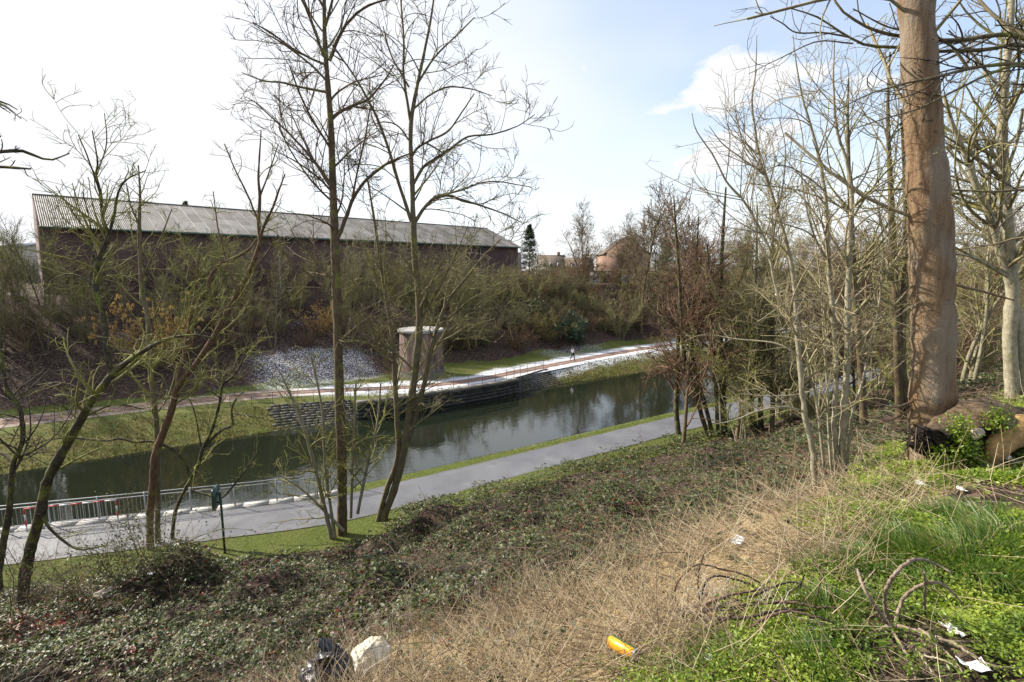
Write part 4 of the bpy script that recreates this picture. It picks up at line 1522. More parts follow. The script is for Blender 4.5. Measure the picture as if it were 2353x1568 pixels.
tE = [(362, 1262, 6), (362, 1150, 6), (361, 1004, 5.5), (355, 929, 5.5), (346, 854, 5), (342, 804, 5), (342, 737, 5), (335, 707, 5), (327, 670, 4.5), (322, 595, 4.2), (320, 520, 3.8), (322, 452, 2.6), (318, 380, 1.2)]
traced_tree('slender_tree', 'slender upright mossy trunk standing behind the reddish brown tree', [tE], [[(325, 640, 2.5), (345, 600, 2.2), (370, 545, 1.6), (395, 480, 1)], [(340, 760, 2.5), (370, 690, 2.2), (385, 620, 1.6), (380, 560, 1)], [(321, 520, 2), (300, 470, 1.6), (290, 420, 1)]], YD + 0.5, (M['bark_olive'], M['twig_moss']), SPEC_SAP, 107, 22, 2.2, (0.3, 0.98))
tF = [(395, 1240, 6), (402, 1179, 6), (418, 1140, 6), (430, 1116, 6), (441, 1097, 6), (457, 1066, 6), (465, 1034, 6), (475, 1014, 5.8), (490, 979, 5.2), (505, 924, 4.6), (512, 884, 4.2), (537, 864, 3.5), (557, 829, 2.8), (575, 770, 1.8)]
lF = [[(470, 1026, 4.5), (500, 996, 4.5), (525, 981, 4.5), (535, 977, 4.2), (532, 946, 3.6), (540, 920, 3), (560, 900, 2)],
      [(437, 1095, 4.5), (420, 1054, 4.5), (390, 1029, 4.5), (350, 1014, 4.2), (310, 1016, 4), (275, 1008, 3.8), (237, 1013, 3.4), (175, 1006, 3), (145, 1006, 2.8), (100, 1014, 2.4), (45, 1036, 2), (-15, 1048, 1.5)],
      [(440, 1127, 4), (475, 1136, 3.5), (510, 1144, 3.2), (545, 1104, 2.6), (575, 1064, 2), (590, 1040, 1.4)],
      [(462, 1030, 3), (455, 985, 2.6), (445, 940, 2.2), (425, 900, 1.5)], [(512, 884, 2.6), (500, 830, 2.2), (505, 770, 1.6)],
      [(507, 915, 2.4), (470, 890, 2), (440, 880, 1.3)], [(535, 950, 2.5), (590, 958, 2), (640, 968, 1.4)]]
_, YF = hit(395, 1240)
traced_tree('crooked_tree', 'crooked mossy tree by the signpost with one long branch arching left', [tF], lF, YD + 0.8, (M['bark_dark'], M['twig_moss']), SPEC_SAP, 108, 16, 2.0, (0.3, 0.98), rs=0.7, rl=0.75)
# a tree just outside the left edge reaches in with a few dark limbs
tH = [(-250, 1200, 24), (-240, 800, 21), (-220, 450, 18), (-200, 200, 14), (-190, 0, 10)]
lH = [[(-222, 480, 8), (-100, 375, 6), (-20, 352, 4.5), (45, 347, 3.8), (80, 357, 3.2), (115, 368, 2.4), (160, 352, 1.4)], [(-220, 460, 7), (-90, 385, 4), (0, 383, 3.4), (70, 388, 2)],
      [(-205, 300, 7), (-80, 225, 4), (0, 238, 2.6), (30, 258, 1.8), (48, 272, 1.2)], [(-200, 250, 6), (-60, 222, 2.6), (20, 240, 1.6), (40, 252, 1)]]
traced_tree('overhanging_tree', 'tree outside the left edge whose dark limbs reach into the sky', [tH], lH, 10.0, (M['bark_dark'], M['twig_dark']), [dict(per=1.6, p0=0.55, ang=(0.4, 0.9), ratio=0.16, rr=0.5, rmin=0.004, rmax=0.012, K=5, wig=0.14, up=0.06, sides=4, lmin=0.25), dict(per=3.0, ang=(0.4, 0.9), ratio=0.45, rr=0.7, rmin=0.003, K=4, wig=0.14, up=0.08, lmin=0.1)], 109)

# --- the big pale trunk and the birches at the right
tT = [(2140, 1070, 50), (2141, 1000, 46), (2143, 900, 44), (2145, 800, 43), (2143, 700, 42), (2139, 560, 40.5), (2133, 440, 39), (2124, 330, 36), (2116, 200, 33.5), (2110, 100, 33), (2105, 0, 33), (2100, -120, 31), (2092, -300, 27), (2085, -520, 22), (2080, -760, 15)]
_, YT = hit(2140, 1060)
traced_tree('big_tree', 'thick smooth tan trunk of a large tree standing behind the rotten log', [tT], [[(2160, 640, 4), (2200, 655, 3.5), (2260, 670, 3), (2330, 690, 2)], [(2120, 910, 3), (2060, 935, 2.6), (2010, 925, 2), (1950, 910, 1.4)], [(2118, 920, 2.6), (2060, 960, 2.2), (1980, 985, 1.5)]], YT, (M['bark_tan'], M['twig_pale']),
            [dict(per=1.0, p0=0.3, ang=(0.5, 1.0), ratio=0.4, rr=0.6, rmin=0.003, rmax=0.02, K=6, wig=0.14, up=0.05, sides=4), dict(per=3, ang=(0.5, 1), ratio=0.45, rr=0.6, rmin=0.0025, K=4)], 110)

SPEC_BIRCH = [dict(per=4.0, p0=0.10, ang=(0.5, 1.05), absl=0.6, rr=0.5, rmin=0.0032, rmax=0.008, K=7, wig=0.12, up=0.05, sides=4),
              dict(per=6.0, p0=0.10, ang=(0.5, 1.05), absl=0.26, rr=0.65, rmin=0.0022, K=5, wig=0.16, up=0.09)]
b1 = [(1874, 1112, 12), (1866, 1029, 11), (1850, 954, 10), (1842, 879, 9.5), (1835, 804, 9), (1830, 740, 8.5), (1826, 664, 7.5), (1815, 590, 6.5), (1787, 487, 5.5), (1758, 403, 4.8), (1743, 348, 4.2), (1728, 238, 3.4), (1736, 165, 2.4), (1739, 81, 1.2)]
b1b = [(1828, 745, 6), (1805, 710, 6), (1787, 673, 5.5), (1770, 599, 5), (1765, 564, 4.5), (1714, 469, 4), (1670, 418, 3.4), (1640, 359, 2.8), (1600, 300, 2), (1590, 260, 1.2)]
b2 = [(1926, 1100, 10), (1920, 1030, 9.5), (1917, 979, 9), (1920, 879, 9), (1920, 804, 8.5), (1915, 740, 8.5), (1904, 599, 7.5), (1901, 511, 7), (1894, 430, 6), (1879, 348, 5), (1864, 293, 4.2), (1846, 234, 3.4), (1830, 150, 2.2), (1822, 80, 1.2)]
b3 = [(1934, 1110, 14), (1937, 991, 12.5), (1945, 879, 11.5), (1949, 804, 11), (1947, 752, 10.5), (1951, 621, 9.5), (1953, 546, 8.5), (1957, 446, 7), (1945, 366, 5.5), (1922, 293, 4.5), (1915, 183, 3), (1918, 90, 1.6)]
b4 = [(1895, 1095, 5.5), (1886, 1000, 5), (1873, 904, 4.6), (1858, 855, 4.2), (1845, 790, 3.6), (1835, 700, 2.4)]
b5 = [(1913, 1100, 5), (1905, 1015, 4.6), (1901, 890, 4.2), (1896, 824, 3.6), (1890, 720, 2.6), (1880, 600, 1.6)]
b6 = [(1943, 1100, 5.5), (1950, 1020, 5.2), (1962, 942, 5), (1978, 890, 4.6), (1998, 804, 4), (2020, 700, 3), (2030, 580, 2)]
lb = [[(1835, 820, 4), (1800, 795, 3.4), (1760, 785, 3), (1700, 780, 2.5), (1640, 770, 1.6)], [(1848, 945, 4), (1800, 935, 3.6), (1740, 945, 3.2), (1690, 965, 2.6), (1640, 975, 1.6)],
      [(1945, 880, 3.6), (1900, 885, 3), (1840, 905, 2.6), (1770, 910, 2), (1700, 905, 1.3)], [(1948, 760, 4), (1920, 735, 3.4), (1880, 700, 3), (1820, 690, 2.4), (1740, 740, 1.6)],
      [(1953, 540, 4), (1985, 505, 3), (2030, 480, 2.2), (2060, 460, 1.4)], [(1952, 620, 4), (1920, 560, 3.4), (1880, 500, 2.8), (1840, 450, 2.2), (1800, 420, 1.4)],
      [(1904, 600, 3.4), (1865, 540, 3), (1820, 520, 2.4), (1760, 500, 1.4)], [(1950, 700, 3.4), (1990, 660, 2.8), (2040, 650, 2), (2080, 640, 1.4)],
      [(1895, 440, 3.4), (1860, 410, 2.8), (1800, 380, 2.2), (1740, 400, 1.3)], [(1880, 350, 3), (1900, 290, 2.4), (1905, 220, 1.6)], [(1958, 450, 3.4), (1990, 400, 2.6), (2010, 340, 1.8), (2020, 280, 1.1)],
      [(1815, 590, 3.4), (1770, 540, 2.8), (1720, 530, 2.2), (1650, 520, 1.3)], [(1758, 403, 3), (1700, 360, 2.4), (1660, 330, 1.8), (1630, 290, 1)], [(1787, 487, 3), (1800, 420, 2.4), (1805, 340, 1.8), (1790, 270, 1)]]
_, YBi = hit(1930, 1105)
traced_tree('birch_clump', 'clump of smooth pale grey stems fanning up from one base at right', [b3, b2, b1, b1b, b4, b5, b6], lb, YBi, (M['bark_birch'], M['twig_pale']), SPEC_BIRCH, 111, 15, 1.3, (0.22, 0.97), rs=0.64, rl=0.62)

r1 = [(2328, 930, 16), (2324, 850, 15.5), (2320, 787, 15), (2326, 664, 14), (2316, 533, 13), (2307, 402, 11.5), (2303, 300, 10), (2308, 200, 9), (2318, 100, 7.5), (2325, 0, 6), (2330, -120, 3)]
r1b = [(2352, 915, 12), (2348, 800, 12), (2338, 730, 11.5), (2320, 647, 10.5), (2294, 564, 9.5), (2268, 481, 8.5), (2246, 437, 7.5), (2220, 360, 6.5), (2190, 290, 5), (2170, 220, 3.5)]
lr = [[(2305, 400, 6), (2270, 330, 5), (2240, 290, 4.5), (2200, 250, 3.5), (2150, 235, 2)], [(2306, 410, 5), (2335, 330, 4.5), (2350, 250, 4)], [(2300, 330, 5), (2260, 320, 4.4), (2200, 330, 3.5), (2150, 345, 2)],
      [(2318, 200, 5), (2290, 190, 4.4), (2230, 120, 3.5), (2180, 70, 2.4)], [(2322, 640, 6), (2280, 615, 5), (2230, 590, 4), (2170, 580, 2.5)], [(2300, 580, 4), (2250, 540, 3.4), (2200, 535, 2.5), (2150, 520, 1.6)]]
_, YR1 = hit(2328, 925)
YR1 = min(YR1, 13.0)
traced_tree('pale_forked_tree', 'pale grey double trunk at the right edge behind the rotten log', [r1, r1b], lr, YR1, (M['bark_birch'], M['twig_olive']), SPEC_BIRCH, 112, 24, 2.4, (0.3, 0.97), rs=0.88, rl=0.7)
# a large tree beyond the right edge sends long limbs in front of the sky
tK = [(2560, 1200, 34), (2540, 700, 30), (2500, 300, 26), (2470, 0, 20), (2450, -200, 12)]
lK = [[(2505, 330, 9), (2420, 150, 8), (2353, 147, 7), (2300, 148, 6), (2227, 158, 5), (2139, 180, 4), (2080, 192, 3), (2000, 215, 2.2), (1930, 250, 1.4)],
      [(2225, 158, 4.5), (2205, 128, 4.2), (2172, 95, 3.8), (2100, 72, 3.2), (2040, 62, 2.6), (1960, 20, 1.8)],
      [(2500, 280, 10), (2410, 120, 8.5), (2353, 82, 7.5), (2295, 45, 6), (2250, 0, 5), (2220, -40, 4)],
      [(2510, 420, 9), (2430, 200, 7), (2353, 152, 5), (2280, 168, 4), (2190, 210, 3.2), (2110, 250, 2.6), (2040, 270, 2), (1950, 300, 1.2)],
      [(2500, 350, 9), (2380, 120, 7), (2260, 115, 6), (2140, 118, 5.2), (2080, 110, 5), (2000, 105, 4.4), (1950, 85, 3.6), (1880, 40, 2.8), (1820, 20, 2)],
      [(2490, 250, 9), (2360, 90, 7), (2200, 92, 6), (2100, 88, 5.6), (2030, 75, 5), (1980, 55, 4.4), (1930, 20, 3.6), (1910, -20, 3)],
      [(1950, 85, 3), (1890, 75, 2.6), (1830, 75, 2.2), (1800, 55, 1.8), (1770, 38, 1.4)],
      [(1960, 100, 2.6), (1880, 95, 2.2), (1800, 130, 1.6), (1720, 170, 1.1)],
      [(2515, 500, 8), (2420, 430, 6), (2353, 436, 5), (2280, 440, 4), (2180, 435, 3), (2140, 420, 2.2)],
      [(2520, 700, 8), (2420, 560, 5), (2353, 545, 4), (2290, 560, 3.2), (2230, 570, 2.6), (2120, 580, 1.8)]]
traced_tree('spreading_tree', 'large tree beyond the right edge with long mossy limbs crossing the thick trunk', [tK], lK, 5.6, (M['bark_olive'], M['twig_dark']),
            [dict(per=4.2, p0=0.15, ang=(0.5, 1.0), absl=0.75, rr=0.5, rmin=0.0032, rmax=0.009, K=7, wig=0.14, up=0.04, sides=4), dict(per=6.0, ang=(0.5, 1.0), absl=0.28, rr=0.65, rmin=0.0022, K=5, wig=0.18, up=0.07)], 113, rl=0.68)

# --- coppiced clumps along the foot of the near slope
c1 = [[(1560, 998, 6.5), (1554, 939, 6), (1556, 864, 5.5), (1558, 764, 5), (1562, 680, 4), (1555, 560, 3), (1548, 450, 1.5)]]
c2 = [[(1664, 1000, 6), (1660, 914, 5.8), (1657, 814, 5.4), (1656, 689, 4.8), (1660, 560, 3.8), (1668, 430, 2)],
      [(1628, 1004, 5.5), (1611, 951, 5.2), (1601, 906, 5), (1586, 859, 4.6), (1571, 814, 4.2), (1566, 739, 3.4), (1560, 640, 2.2)],
      [(1638, 1004, 5), (1626, 951, 4.8), (1608, 889, 4.5), (1593, 814, 4.2), (1591, 739, 3.5), (1600, 620, 2.4), (1605, 500, 1.2)],
      [(1650, 1000, 4.6), (1646, 914, 4.5), (1643, 839, 4.2), (1636, 789, 3.8), (1633, 689, 3), (1625, 560, 2)],
      [(1668, 1000, 4.4), (1664, 900, 4), (1668, 790, 3.4), (1690, 680, 2.4), (1720, 590, 1.4)]]
c3 = [[(1729, 996, 5), (1724, 959, 4.8), (1731, 889, 4.6), (1733, 789, 4.2), (1731, 714, 3.8), (1738, 600, 2.8), (1740, 470, 1.5)],
      [(1739, 992, 4.6), (1728, 939, 4.4), (1721, 864, 4.2), (1716, 764, 3.4), (1708, 660, 2.2)],
      [(1746, 990, 4.8), (1746, 889, 4.5), (1751, 839, 4.2), (1765, 780, 3.4), (1780, 680, 2.2)],
      [(1752, 990, 4), (1748, 900, 3.6), (1742, 820, 3), (1748, 700, 2)]]
SPEC_COP = [dict(per=2.2, p0=0.08, ang=(0.5, 1.05), absl=1.5, rr=0.55, rmin=0.007, rmax=0.02, K=7, wig=0.13, up=0.05, sides=4),
            dict(per=3.0, p0=0.10, ang=(0.45, 1.0), absl=0.65, rr=0.65, rmin=0.0055, K=5, wig=0.16, up=0.08)]
_, Y1 = hit(1560, 998)
_, Y2 = hit(1650, 1000)
_, Y3 = hit(1738, 992)
traced_tree('bare_tree', 'single dark bare tree by the path, leftmost of the trees right of centre', c1, [], Y1, (M['bark_dark'], M['twig_red']), SPEC_COP, 120, 34, 4.6, (0.15, 0.95))
traced_tree('coppiced_tree', 'dense clump of dark stems from one base beside the path, right of centre', c2, [], Y2, (M['bark_dark'], M['twig_red']), SPEC_COP, 121, 15, 4.2, (0.2, 0.97))
traced_tree('coppiced_tree', 'smaller clump of thin dark stems just left of the pale birch clump', c3, [], Y3, (M['bark_dark'], M['twig_olive']), SPEC_COP, 122, 15, 3.8, (0.2, 0.97))
# two sturdy trunks between the birches and the big trunk
d1 = [[(1985, 985, 8), (1982, 900, 7.5), (1975, 800, 7), (1965, 690, 6.5), (1958, 560, 5.5), (1952, 420, 4.5), (1948, 280, 3), (1950, 180, 1.5)]]
d2 = [[(2068, 975, 9), (2066, 900, 8.5), (2062, 800, 8), (2058, 690, 7.5), (2052, 560, 6.5), (2045, 400, 5), (2040, 250, 3.4), (2045, 120, 1.6)],
      [(2088, 975, 8), (2078, 900, 7.5), (2074, 800, 7), (2076, 690, 6.4), (2082, 560, 5.4), (2078, 400, 4), (2070, 250, 2)]]
_, Yd1 = hit(1985, 985)
_, Yd2 = hit(2075, 975)
traced_tree('straight_tree', 'straight brown trunk on the slope just right of the pale birch clump', d1, [], min(Yd1, 16), (M['bark_brown'], M['twig_olive']), SPEC_COP, 123, 26, 2.8, (0.3, 0.97))
traced_tree('twin_trunk_tree', 'pair of brown trunks close behind the left side of the thick tan trunk', d2, [], min(Yd2, 15), (M['bark_brown'], M['twig_olive']), SPEC_COP, 124, 18, 2.6, (0.3, 0.97))


# ---------------------------------------------------------------- prototype trees, then copies
def proto_tree(name, label, cat, seed, H, r, nlimb, limb_ratio, ang, p0, spec, mats, wig=0.03, up=0.03, nstem=1, spread=0.25, group=None, seeds=None):
    g = np.random.default_rng(seed)
    root = thing(name, label, cat, (0, 0, 0), 0, group)
    a = np.linspace(0, 6.28, nstem, endpoint=False) + g.uniform(0, 1.2, nstem)
    dirs = np.c_[np.cos(a) * spread, np.sin(a) * spread, np.ones(nstem)] if nstem > 1 else np.array([[g.normal(0, .05), g.normal(0, .05), 1.0]])
    pos = np.c_[np.cos(a) * 0.12, np.sin(a) * 0.12, np.full(nstem, -0.4)] if nstem > 1 else np.array([[0, 0, -0.4]])
    ln = H * g.uniform(0.8, 1.05, nstem)
    P, Rr = grow(g, pos, dirs, ln, r * g.uniform(0.7, 1.05, nstem), 18, wig, up, 0.12)
    for i in range(nstem):
        MB().tubes(P[i], Rr[i], 7, g.random()).build('trunk' if i == 0 else 'stem', mats[0], root, True)
    cr = MB()
    po, d, l2, r2 = spawn(g, P, Rr, -nlimb, p0, 0.98, ang, limb_ratio, 0.55, 0.016, updir=0.12)
    P2, R2 = grow(g, po, d, l2, np.minimum(r2, 0.018 + 0.010 * l2), 10, 0.08, 0.06, 0.3)
    cr.tubes(P2, R2, 4, g.random(len(P2)))
    P3, R3 = twig_levels(g, cr, P2, R2, spec)
    crown = cr.build('crown', mats[1], root, True)
    if seeds:                                     # dry seed bunches or catkins hanging from the twig ends
        mat, nsd, sl, sw, kind = seeds
        e = P3[g.integers(0, len(P3), nsd), -1] + g.normal(0, 0.05, (nsd, 3))
        dd = np.c_[g.normal(0, 0.2, (nsd, 2)), -np.ones(nsd)]
        sm = MB().leaves(e, dd, g.normal(0, 1, (nsd, 3)), sl * g.uniform(0.6, 1.2, nsd), sw, g.random(nsd), 0.1)
        tag(sm.build(kind, mat, root), kind='stuff')
    return root


S3 = [dict(per=2.6, p0=0.10, ang=(0.45, 1.0), absl=1.9, rr=0.6, rmin=0.015, rmax=0.03, tip=0.6, K=6, wig=0.12, up=0.05, sides=3),
      dict(per=3.0, p0=0.12, ang=(0.45, 1.0), absl=0.85, rr=0.7, rmin=0.0115, tip=0.6, K=4, wig=0.16, up=0.08)]
S2 = [dict(per=3.2, p0=0.10, ang=(0.4, 0.9), absl=1.0, rr=0.65, rmin=0.0125, tip=0.6, rmax=0.02, K=5, wig=0.12, up=0.08, sides=3),
      dict(per=2.6, p0=0.12, ang=(0.45, 1.0), absl=0.5, rr=0.7, rmin=0.0105, tip=0.6, K=4, wig=0.16, up=0.08)]
M['seeds'] = leafmat('dry_seeds', [(0, (0.09, 0.055, 0.03)), (0.5, (0.15, 0.095, 0.05)), (0.8, (0.06, 0.04, 0.025))], 0.8, 0.15)
M['catkin'] = leafmat('catkins', [(0, (0.42, 0.26, 0.10)), (0.35, (0.50, 0.33, 0.14)), (0.7, (0.36, 0.22, 0.09))], 0.8, 0.25)
TALL = [proto_tree('woodland_tree', 'x', 'tree', 201, 15, 0.17, 34, 0.36, (0.55, 1.1), 0.14, S3, (M['bark_olive'], M['twig_olive'])),
        proto_tree('woodland_tree', 'x', 'tree', 202, 14, 0.15, 36, 0.34, (0.45, 1.0), 0.10, S3, (M['bark_brown'], M['twig_red'])),
        proto_tree('woodland_tree', 'x', 'tree', 203, 15, 0.12, 16, 0.30, (0.45, 1.0), 0.12, S3, (M['bark_pale'], M['twig_olive']), nstem=3, spread=0.14)]
S3F = [dict(per=2.0, p0=0.10, ang=(0.45, 1.0), absl=2.4, rr=0.6, rmin=0.032, rmax=0.05, tip=0.6, K=6, wig=0.12, up=0.05, sides=3),
       dict(per=2.4, p0=0.12, ang=(0.45, 1.0), absl=1.1, rr=0.7, rmin=0.024, tip=0.6, K=4, wig=0.16, up=0.08)]
FAR = [proto_tree('distant_tree', 'x', 'tree', 251, 16, 0.20, 30, 0.34, (0.45, 0.95), 0.18, S3F, (M['bark_brown'], M['twig_brown'])),
       proto_tree('distant_tree', 'x', 'tree', 252, 16, 0.16, 17, 0.28, (0.4, 0.85), 0.15, S3F, (M['bark_olive'], M['twig_olive']), nstem=3, spread=0.13)]
THIN = [proto_tree('young_tree', 'x', 'tree', 211, 8, 0.055, 20, 0.28, (0.35, 0.75), 0.2, S2, (M['bark_olive'], M['twig_olive']), nstem=3, spread=0.12),
        proto_tree('young_tree', 'x', 'tree', 212, 7, 0.05, 15, 0.30, (0.3, 0.7), 0.15, S2, (M['bark_pale'], M['twig_moss']), nstem=4, spread=0.2),
        proto_tree('young_tree', 'x', 'tree', 213, 8.5, 0.07, 40, 0.30, (0.4, 0.85), 0.18, S2, (M['bark_olive'], M['twig_brown']))]
BUSH = [proto_tree('bare_bush', 'x', 'bush', 221, 3.4, 0.022, 12, 0.42, (0.3, 0.9), 0.1, [dict(per=5.0, p0=0.1, ang=(0.4, 1.0), ratio=0.5, rr=0.7, rmin=0.012, tip=0.6, K=5, wig=0.16, up=0.06, sides=3, lmin=0.25)], (M['twig_brown'], M['twig_red']), nstem=12, spread=0.5, wig=0.05),
        proto_tree('bare_bush', 'x', 'bush', 222, 3.8, 0.022, 11, 0.40, (0.3, 0.8), 0.1, [dict(per=4.6, p0=0.1, ang=(0.4, 1.0), ratio=0.5, rr=0.7, rmin=0.012, tip=0.6, K=5, wig=0.16, up=0.08, sides=3, lmin=0.25)], (M['twig_olive'], M['twig_olive']), nstem=12, spread=0.38, wig=0.05)]
ROUND = proto_tree('round_tree', 'round bare tree hung with dark seed bunches in front of the garages', 'tree', 231, 11.5, 0.17, 14, 0.36, (0.35, 0.7), 0.22, S3, (M['bark_brown'], M['twig_brown']), nstem=3, spread=0.20, seeds=(M['seeds'], 1100, 0.22, 0.10, 'seed_bunches'))
HAZEL = proto_tree('hazel_bush', 'large hazel bush covered in tan catkins on the far slope at left', 'bush', 241, 6.2, 0.04, 13, 0.34, (0.35, 0.8), 0.15, [dict(per=2.6, p0=0.12, ang=(0.4, 0.95), ratio=0.42, rr=0.65, rmin=0.011, tip=0.6, K=5, wig=0.14, up=0.05, sides=3, lmin=0.3)], (M['twig_brown'], M['twig_brown']), nstem=11, spread=0.55, wig=0.04, seeds=(M['catkin'], 5200, 0.26, 0.060, 'catkins'))
used = set()


def place(proto, t, s, rz, sc, label, group=None, z=None, sink=0.0, tilt=(0, 0)):
    zz_ = float(zfun(t, s)) if z is None else z
    if proto.name not in used:
        used.add(proto.name)
        proto.location = (t, s, zz_ - sink)
        proto.rotation_euler = (tilt[0], tilt[1], rz)
        proto.scale = (sc, sc, sc)
        proto['label'] = label
        if group:
            proto['group'] = group
        return proto
    return copy_thing(proto, (t, s, zz_ - sink), rz, sc, label, group, tilt)


g5 = np.random.default_rng(55)
# hazels
p, _ = hit(370, 835)
place(HAZEL, p[0], p[1], 0.3, 1.12, 'large hazel bush covered in tan catkins on the far slope at left')
p, _ = hit(735, 770)
place(HAZEL, p[0], p[1], 2.1, 0.66, 'smaller golden catkin-covered hazel bush just left of the straight tall trunk')
# trees in front of the garages
p = at(1335, 655, 96)
place(ROUND, p[0], p[1], 0.5, 1.0, 'round bare tree hung with dark seed bunches in front of the garages', z=8.1)
p = at(1425, 655, 92)
place(ROUND, p[0], p[1], 2.5, 0.92, 'bare tree with seed bunches standing in front of the brick gable', z=8.1)
# tall trees behind the person, right of the houses
for k, (qx, Y, h, pr, lab) in enumerate([(1478, 80, 1.5, 0, 'tall bare tree right of the brick gable, tallest of the far group'), (1525, 80, 1.25, 1, 'bare tree second from the left in the far group beyond the person'),
                                         (1570, 80, 1.45, 2, 'slim bare trees third from the left in the far group beyond the person'), (1620, 80, 1.25, 0, 'bare tree at the right of the far group beyond the person')]):
    p = at(qx, 650, Y)
    place(FAR[pr % 2], p[0], p[1], 1.3 * k, h, lab, 'tall bare trees on the far embankment')
# woodland on the near slope to the right
spots = [(31, 19.0), (36, 15.5), (39, 20.6), (43, 17.0), (47, 12.5), (49, 20.0), (54, 16.5), (58, 20.6), (63, 14.5), (66, 19.2), (73, 17.5), (78, 21.0), (86, 19.5), (97, 21.2), (34, 10.5), (40, 9.6), (110, 22), (28, 7.4), (22, 5.4), (27, 20.3), (33.5, 18.0), (44, 20.9), (52, 18.5), (60, 17.4)]
for k, (t, s) in enumerate(spots):
    pr = [0, 1, 2, 1][k % 4]
    sc = float(g5.uniform(0.95, 1.25)) * (0.62 if s < 11 else 1.0)
    place(TALL[pr], t, s, float(g5.uniform(0, 6.28)), sc, 'bare woodland tree in the thicket on the near slope behind the thick tan trunk', 'woodland on the near slope', tilt=(float(g5.normal(0, .03)), float(g5.normal(0, .03))))
# thin trees and bushes filling the woodland
for k in range(22):
    t = float(g5.uniform(26, 85))
    s = float(g5.uniform(max(6, 0.215 * t), 20.5))
    place(THIN[k % 3], t, s, float(g5.uniform(0, 6.28)), float(g5.uniform(0.7, 1.15)), 'thin young tree in the undergrowth of the near slope wood', 'young trees on the near slope')
for k in range(10):
    t = float(g5.uniform(30, 80))
    s = float(g5.uniform(max(8, 0.22 * t), 21))
    place(BUSH[k % 2], t, s, float(g5.uniform(0, 6.28)), float(g5.uniform(0.6, 1.0)), 'leafless bush under the trees of the near slope wood', 'bushes on the near slope')
# far bank beyond the person
for k in range(60):
    t = float(g5.uniform(60, 190))
    s = float(g5.uniform(51.5, 72))
    place(FAR[k % 2], t, s, float(g5.uniform(0, 6.28)), float(g5.uniform(0.55, 0.95)), 'bare tree in the distant wood along the far bank', 'distant wood on the far bank')
for k in range(110):
    t = float(g5.uniform(54, 200))
    s = float(g5.uniform(52.5, 76))
    place(BUSH[k % 2], t, s, float(g5.uniform(0, 6.28)), float(g5.uniform(1.0, 1.9)), 'leafless bush below the distant wood on the far bank', 'distant bushes on the far bank')
# pale green young trees on the slope below the hall
for k in range(58):
    t = float(g5.uniform(-17, 34))
    s = float(g5.uniform(56.5, 71))
    place(THIN[(k * 7 + k // 5) % 3], t, s, float(g5.uniform(0, 6.28)), float(g5.uniform(0.75, 1.2)), 'slender bare young tree on the far slope below the brick hall', 'young trees below the hall', tilt=(float(g5.normal(0, .05)), float(g5.normal(0, .05))))
for k in range(9):
    t = float(g5.uniform(-17, -6.5))
    s = float(g5.uniform(58, 66))
    place(THIN[k % 2], t, s, float(g5.uniform(0, 6.28)), float(g5.uniform(1.0, 1.35)), 'tall slender bare tree at the left end of the far slope', 'young trees left of the hall')
# brushy thicket to the right of the tower
for k in range(100):
    t = float(g5.uniform(25, 60))
    s = float(g5.uniform(54.5 + 1.0 * (t > 38), 71))
    place(BUSH[int(g5.random() < 0.62)], t, s, float(g5.uniform(0, 6.28)), float(g5.uniform(0.85, 1.35)), 'leafless bush in the brown thicket right of the round tower', 'thicket right of the tower')
for k in range(34):
    t = float(g5.uniform(24, 55))
    s = float(g5.uniform(60, 71))
    place(THIN[k % 2], t, s, float(g5.uniform(0, 6.28)), float(g5.uniform(0.6, 0.92)), 'young bare tree in the thicket right of the round tower', 'young trees right of the tower')
for k in range(34):
    t = float(g5.uniform(-16, 24))
    s = float(g5.uniform(56, 68))
    place(BUSH[k % 2], t, s, float(g5.uniform(0, 6.28)), float(g5.uniform(0.6, 1.0)), 'leafless bush scattered on the dark far slope', 'bushes on the dark far slope')


# --- evergreens
def conifer(name, label, loc, H, rad, seed, mat):
    g = np.random.default_rng(seed)
    root = thing(name, label, 'conifer', loc)
    MB().tubes(np.array([[0, 0, -0.4], [0, 0, H * .5], [0, 0, H]]), np.array([0.2, 0.12, 0.03]), 7).build('trunk', M['bark_brown'], root, True)
    n = 420
    z = H * (0.06 + 0.92 * g.random(n) ** 0.9)
    a = g.random(n) * 6.28
    ln = rad * 1.25 * (1.02 - z / H) ** 1.0 * g.uniform(0.55, 1.15, n)
    P, Rr = grow(g, np.c_[0 * z, 0 * z, z], np.c_[np.cos(a), np.sin(a), g.uniform(-0.15, 0.25, n)], ln, np.full(n, 0.03), 6, 0.06, -0.02)
    cr = MB()
    m = 26
    idx = np.repeat(np.arange(n), m)
    u = g.uniform(0.15, 1, len(idx)) * 5
    k = np.minimum(u.astype(int), 4)
    w = (u - k)[:, None]
    pos = P[idx, k] * (1 - w) + P[idx, k + 1] * w + g.normal(0, 0.10, (len(idx), 3))
    d = P[idx, k + 1] - P[idx, k]
    d = d / np.linalg.norm(d, axis=1, keepdims=True) + g.normal(0, 0.55, (len(idx), 3))
    cr.leaves(pos, d, g.normal(0, 1, (len(idx), 3)) + [0, 0, 1.0], g.uniform(0.22, 0.45, len(idx)), 0.13, g.random(len(idx)), 0.15)
    cr.build('crown', mat, root)
    return root


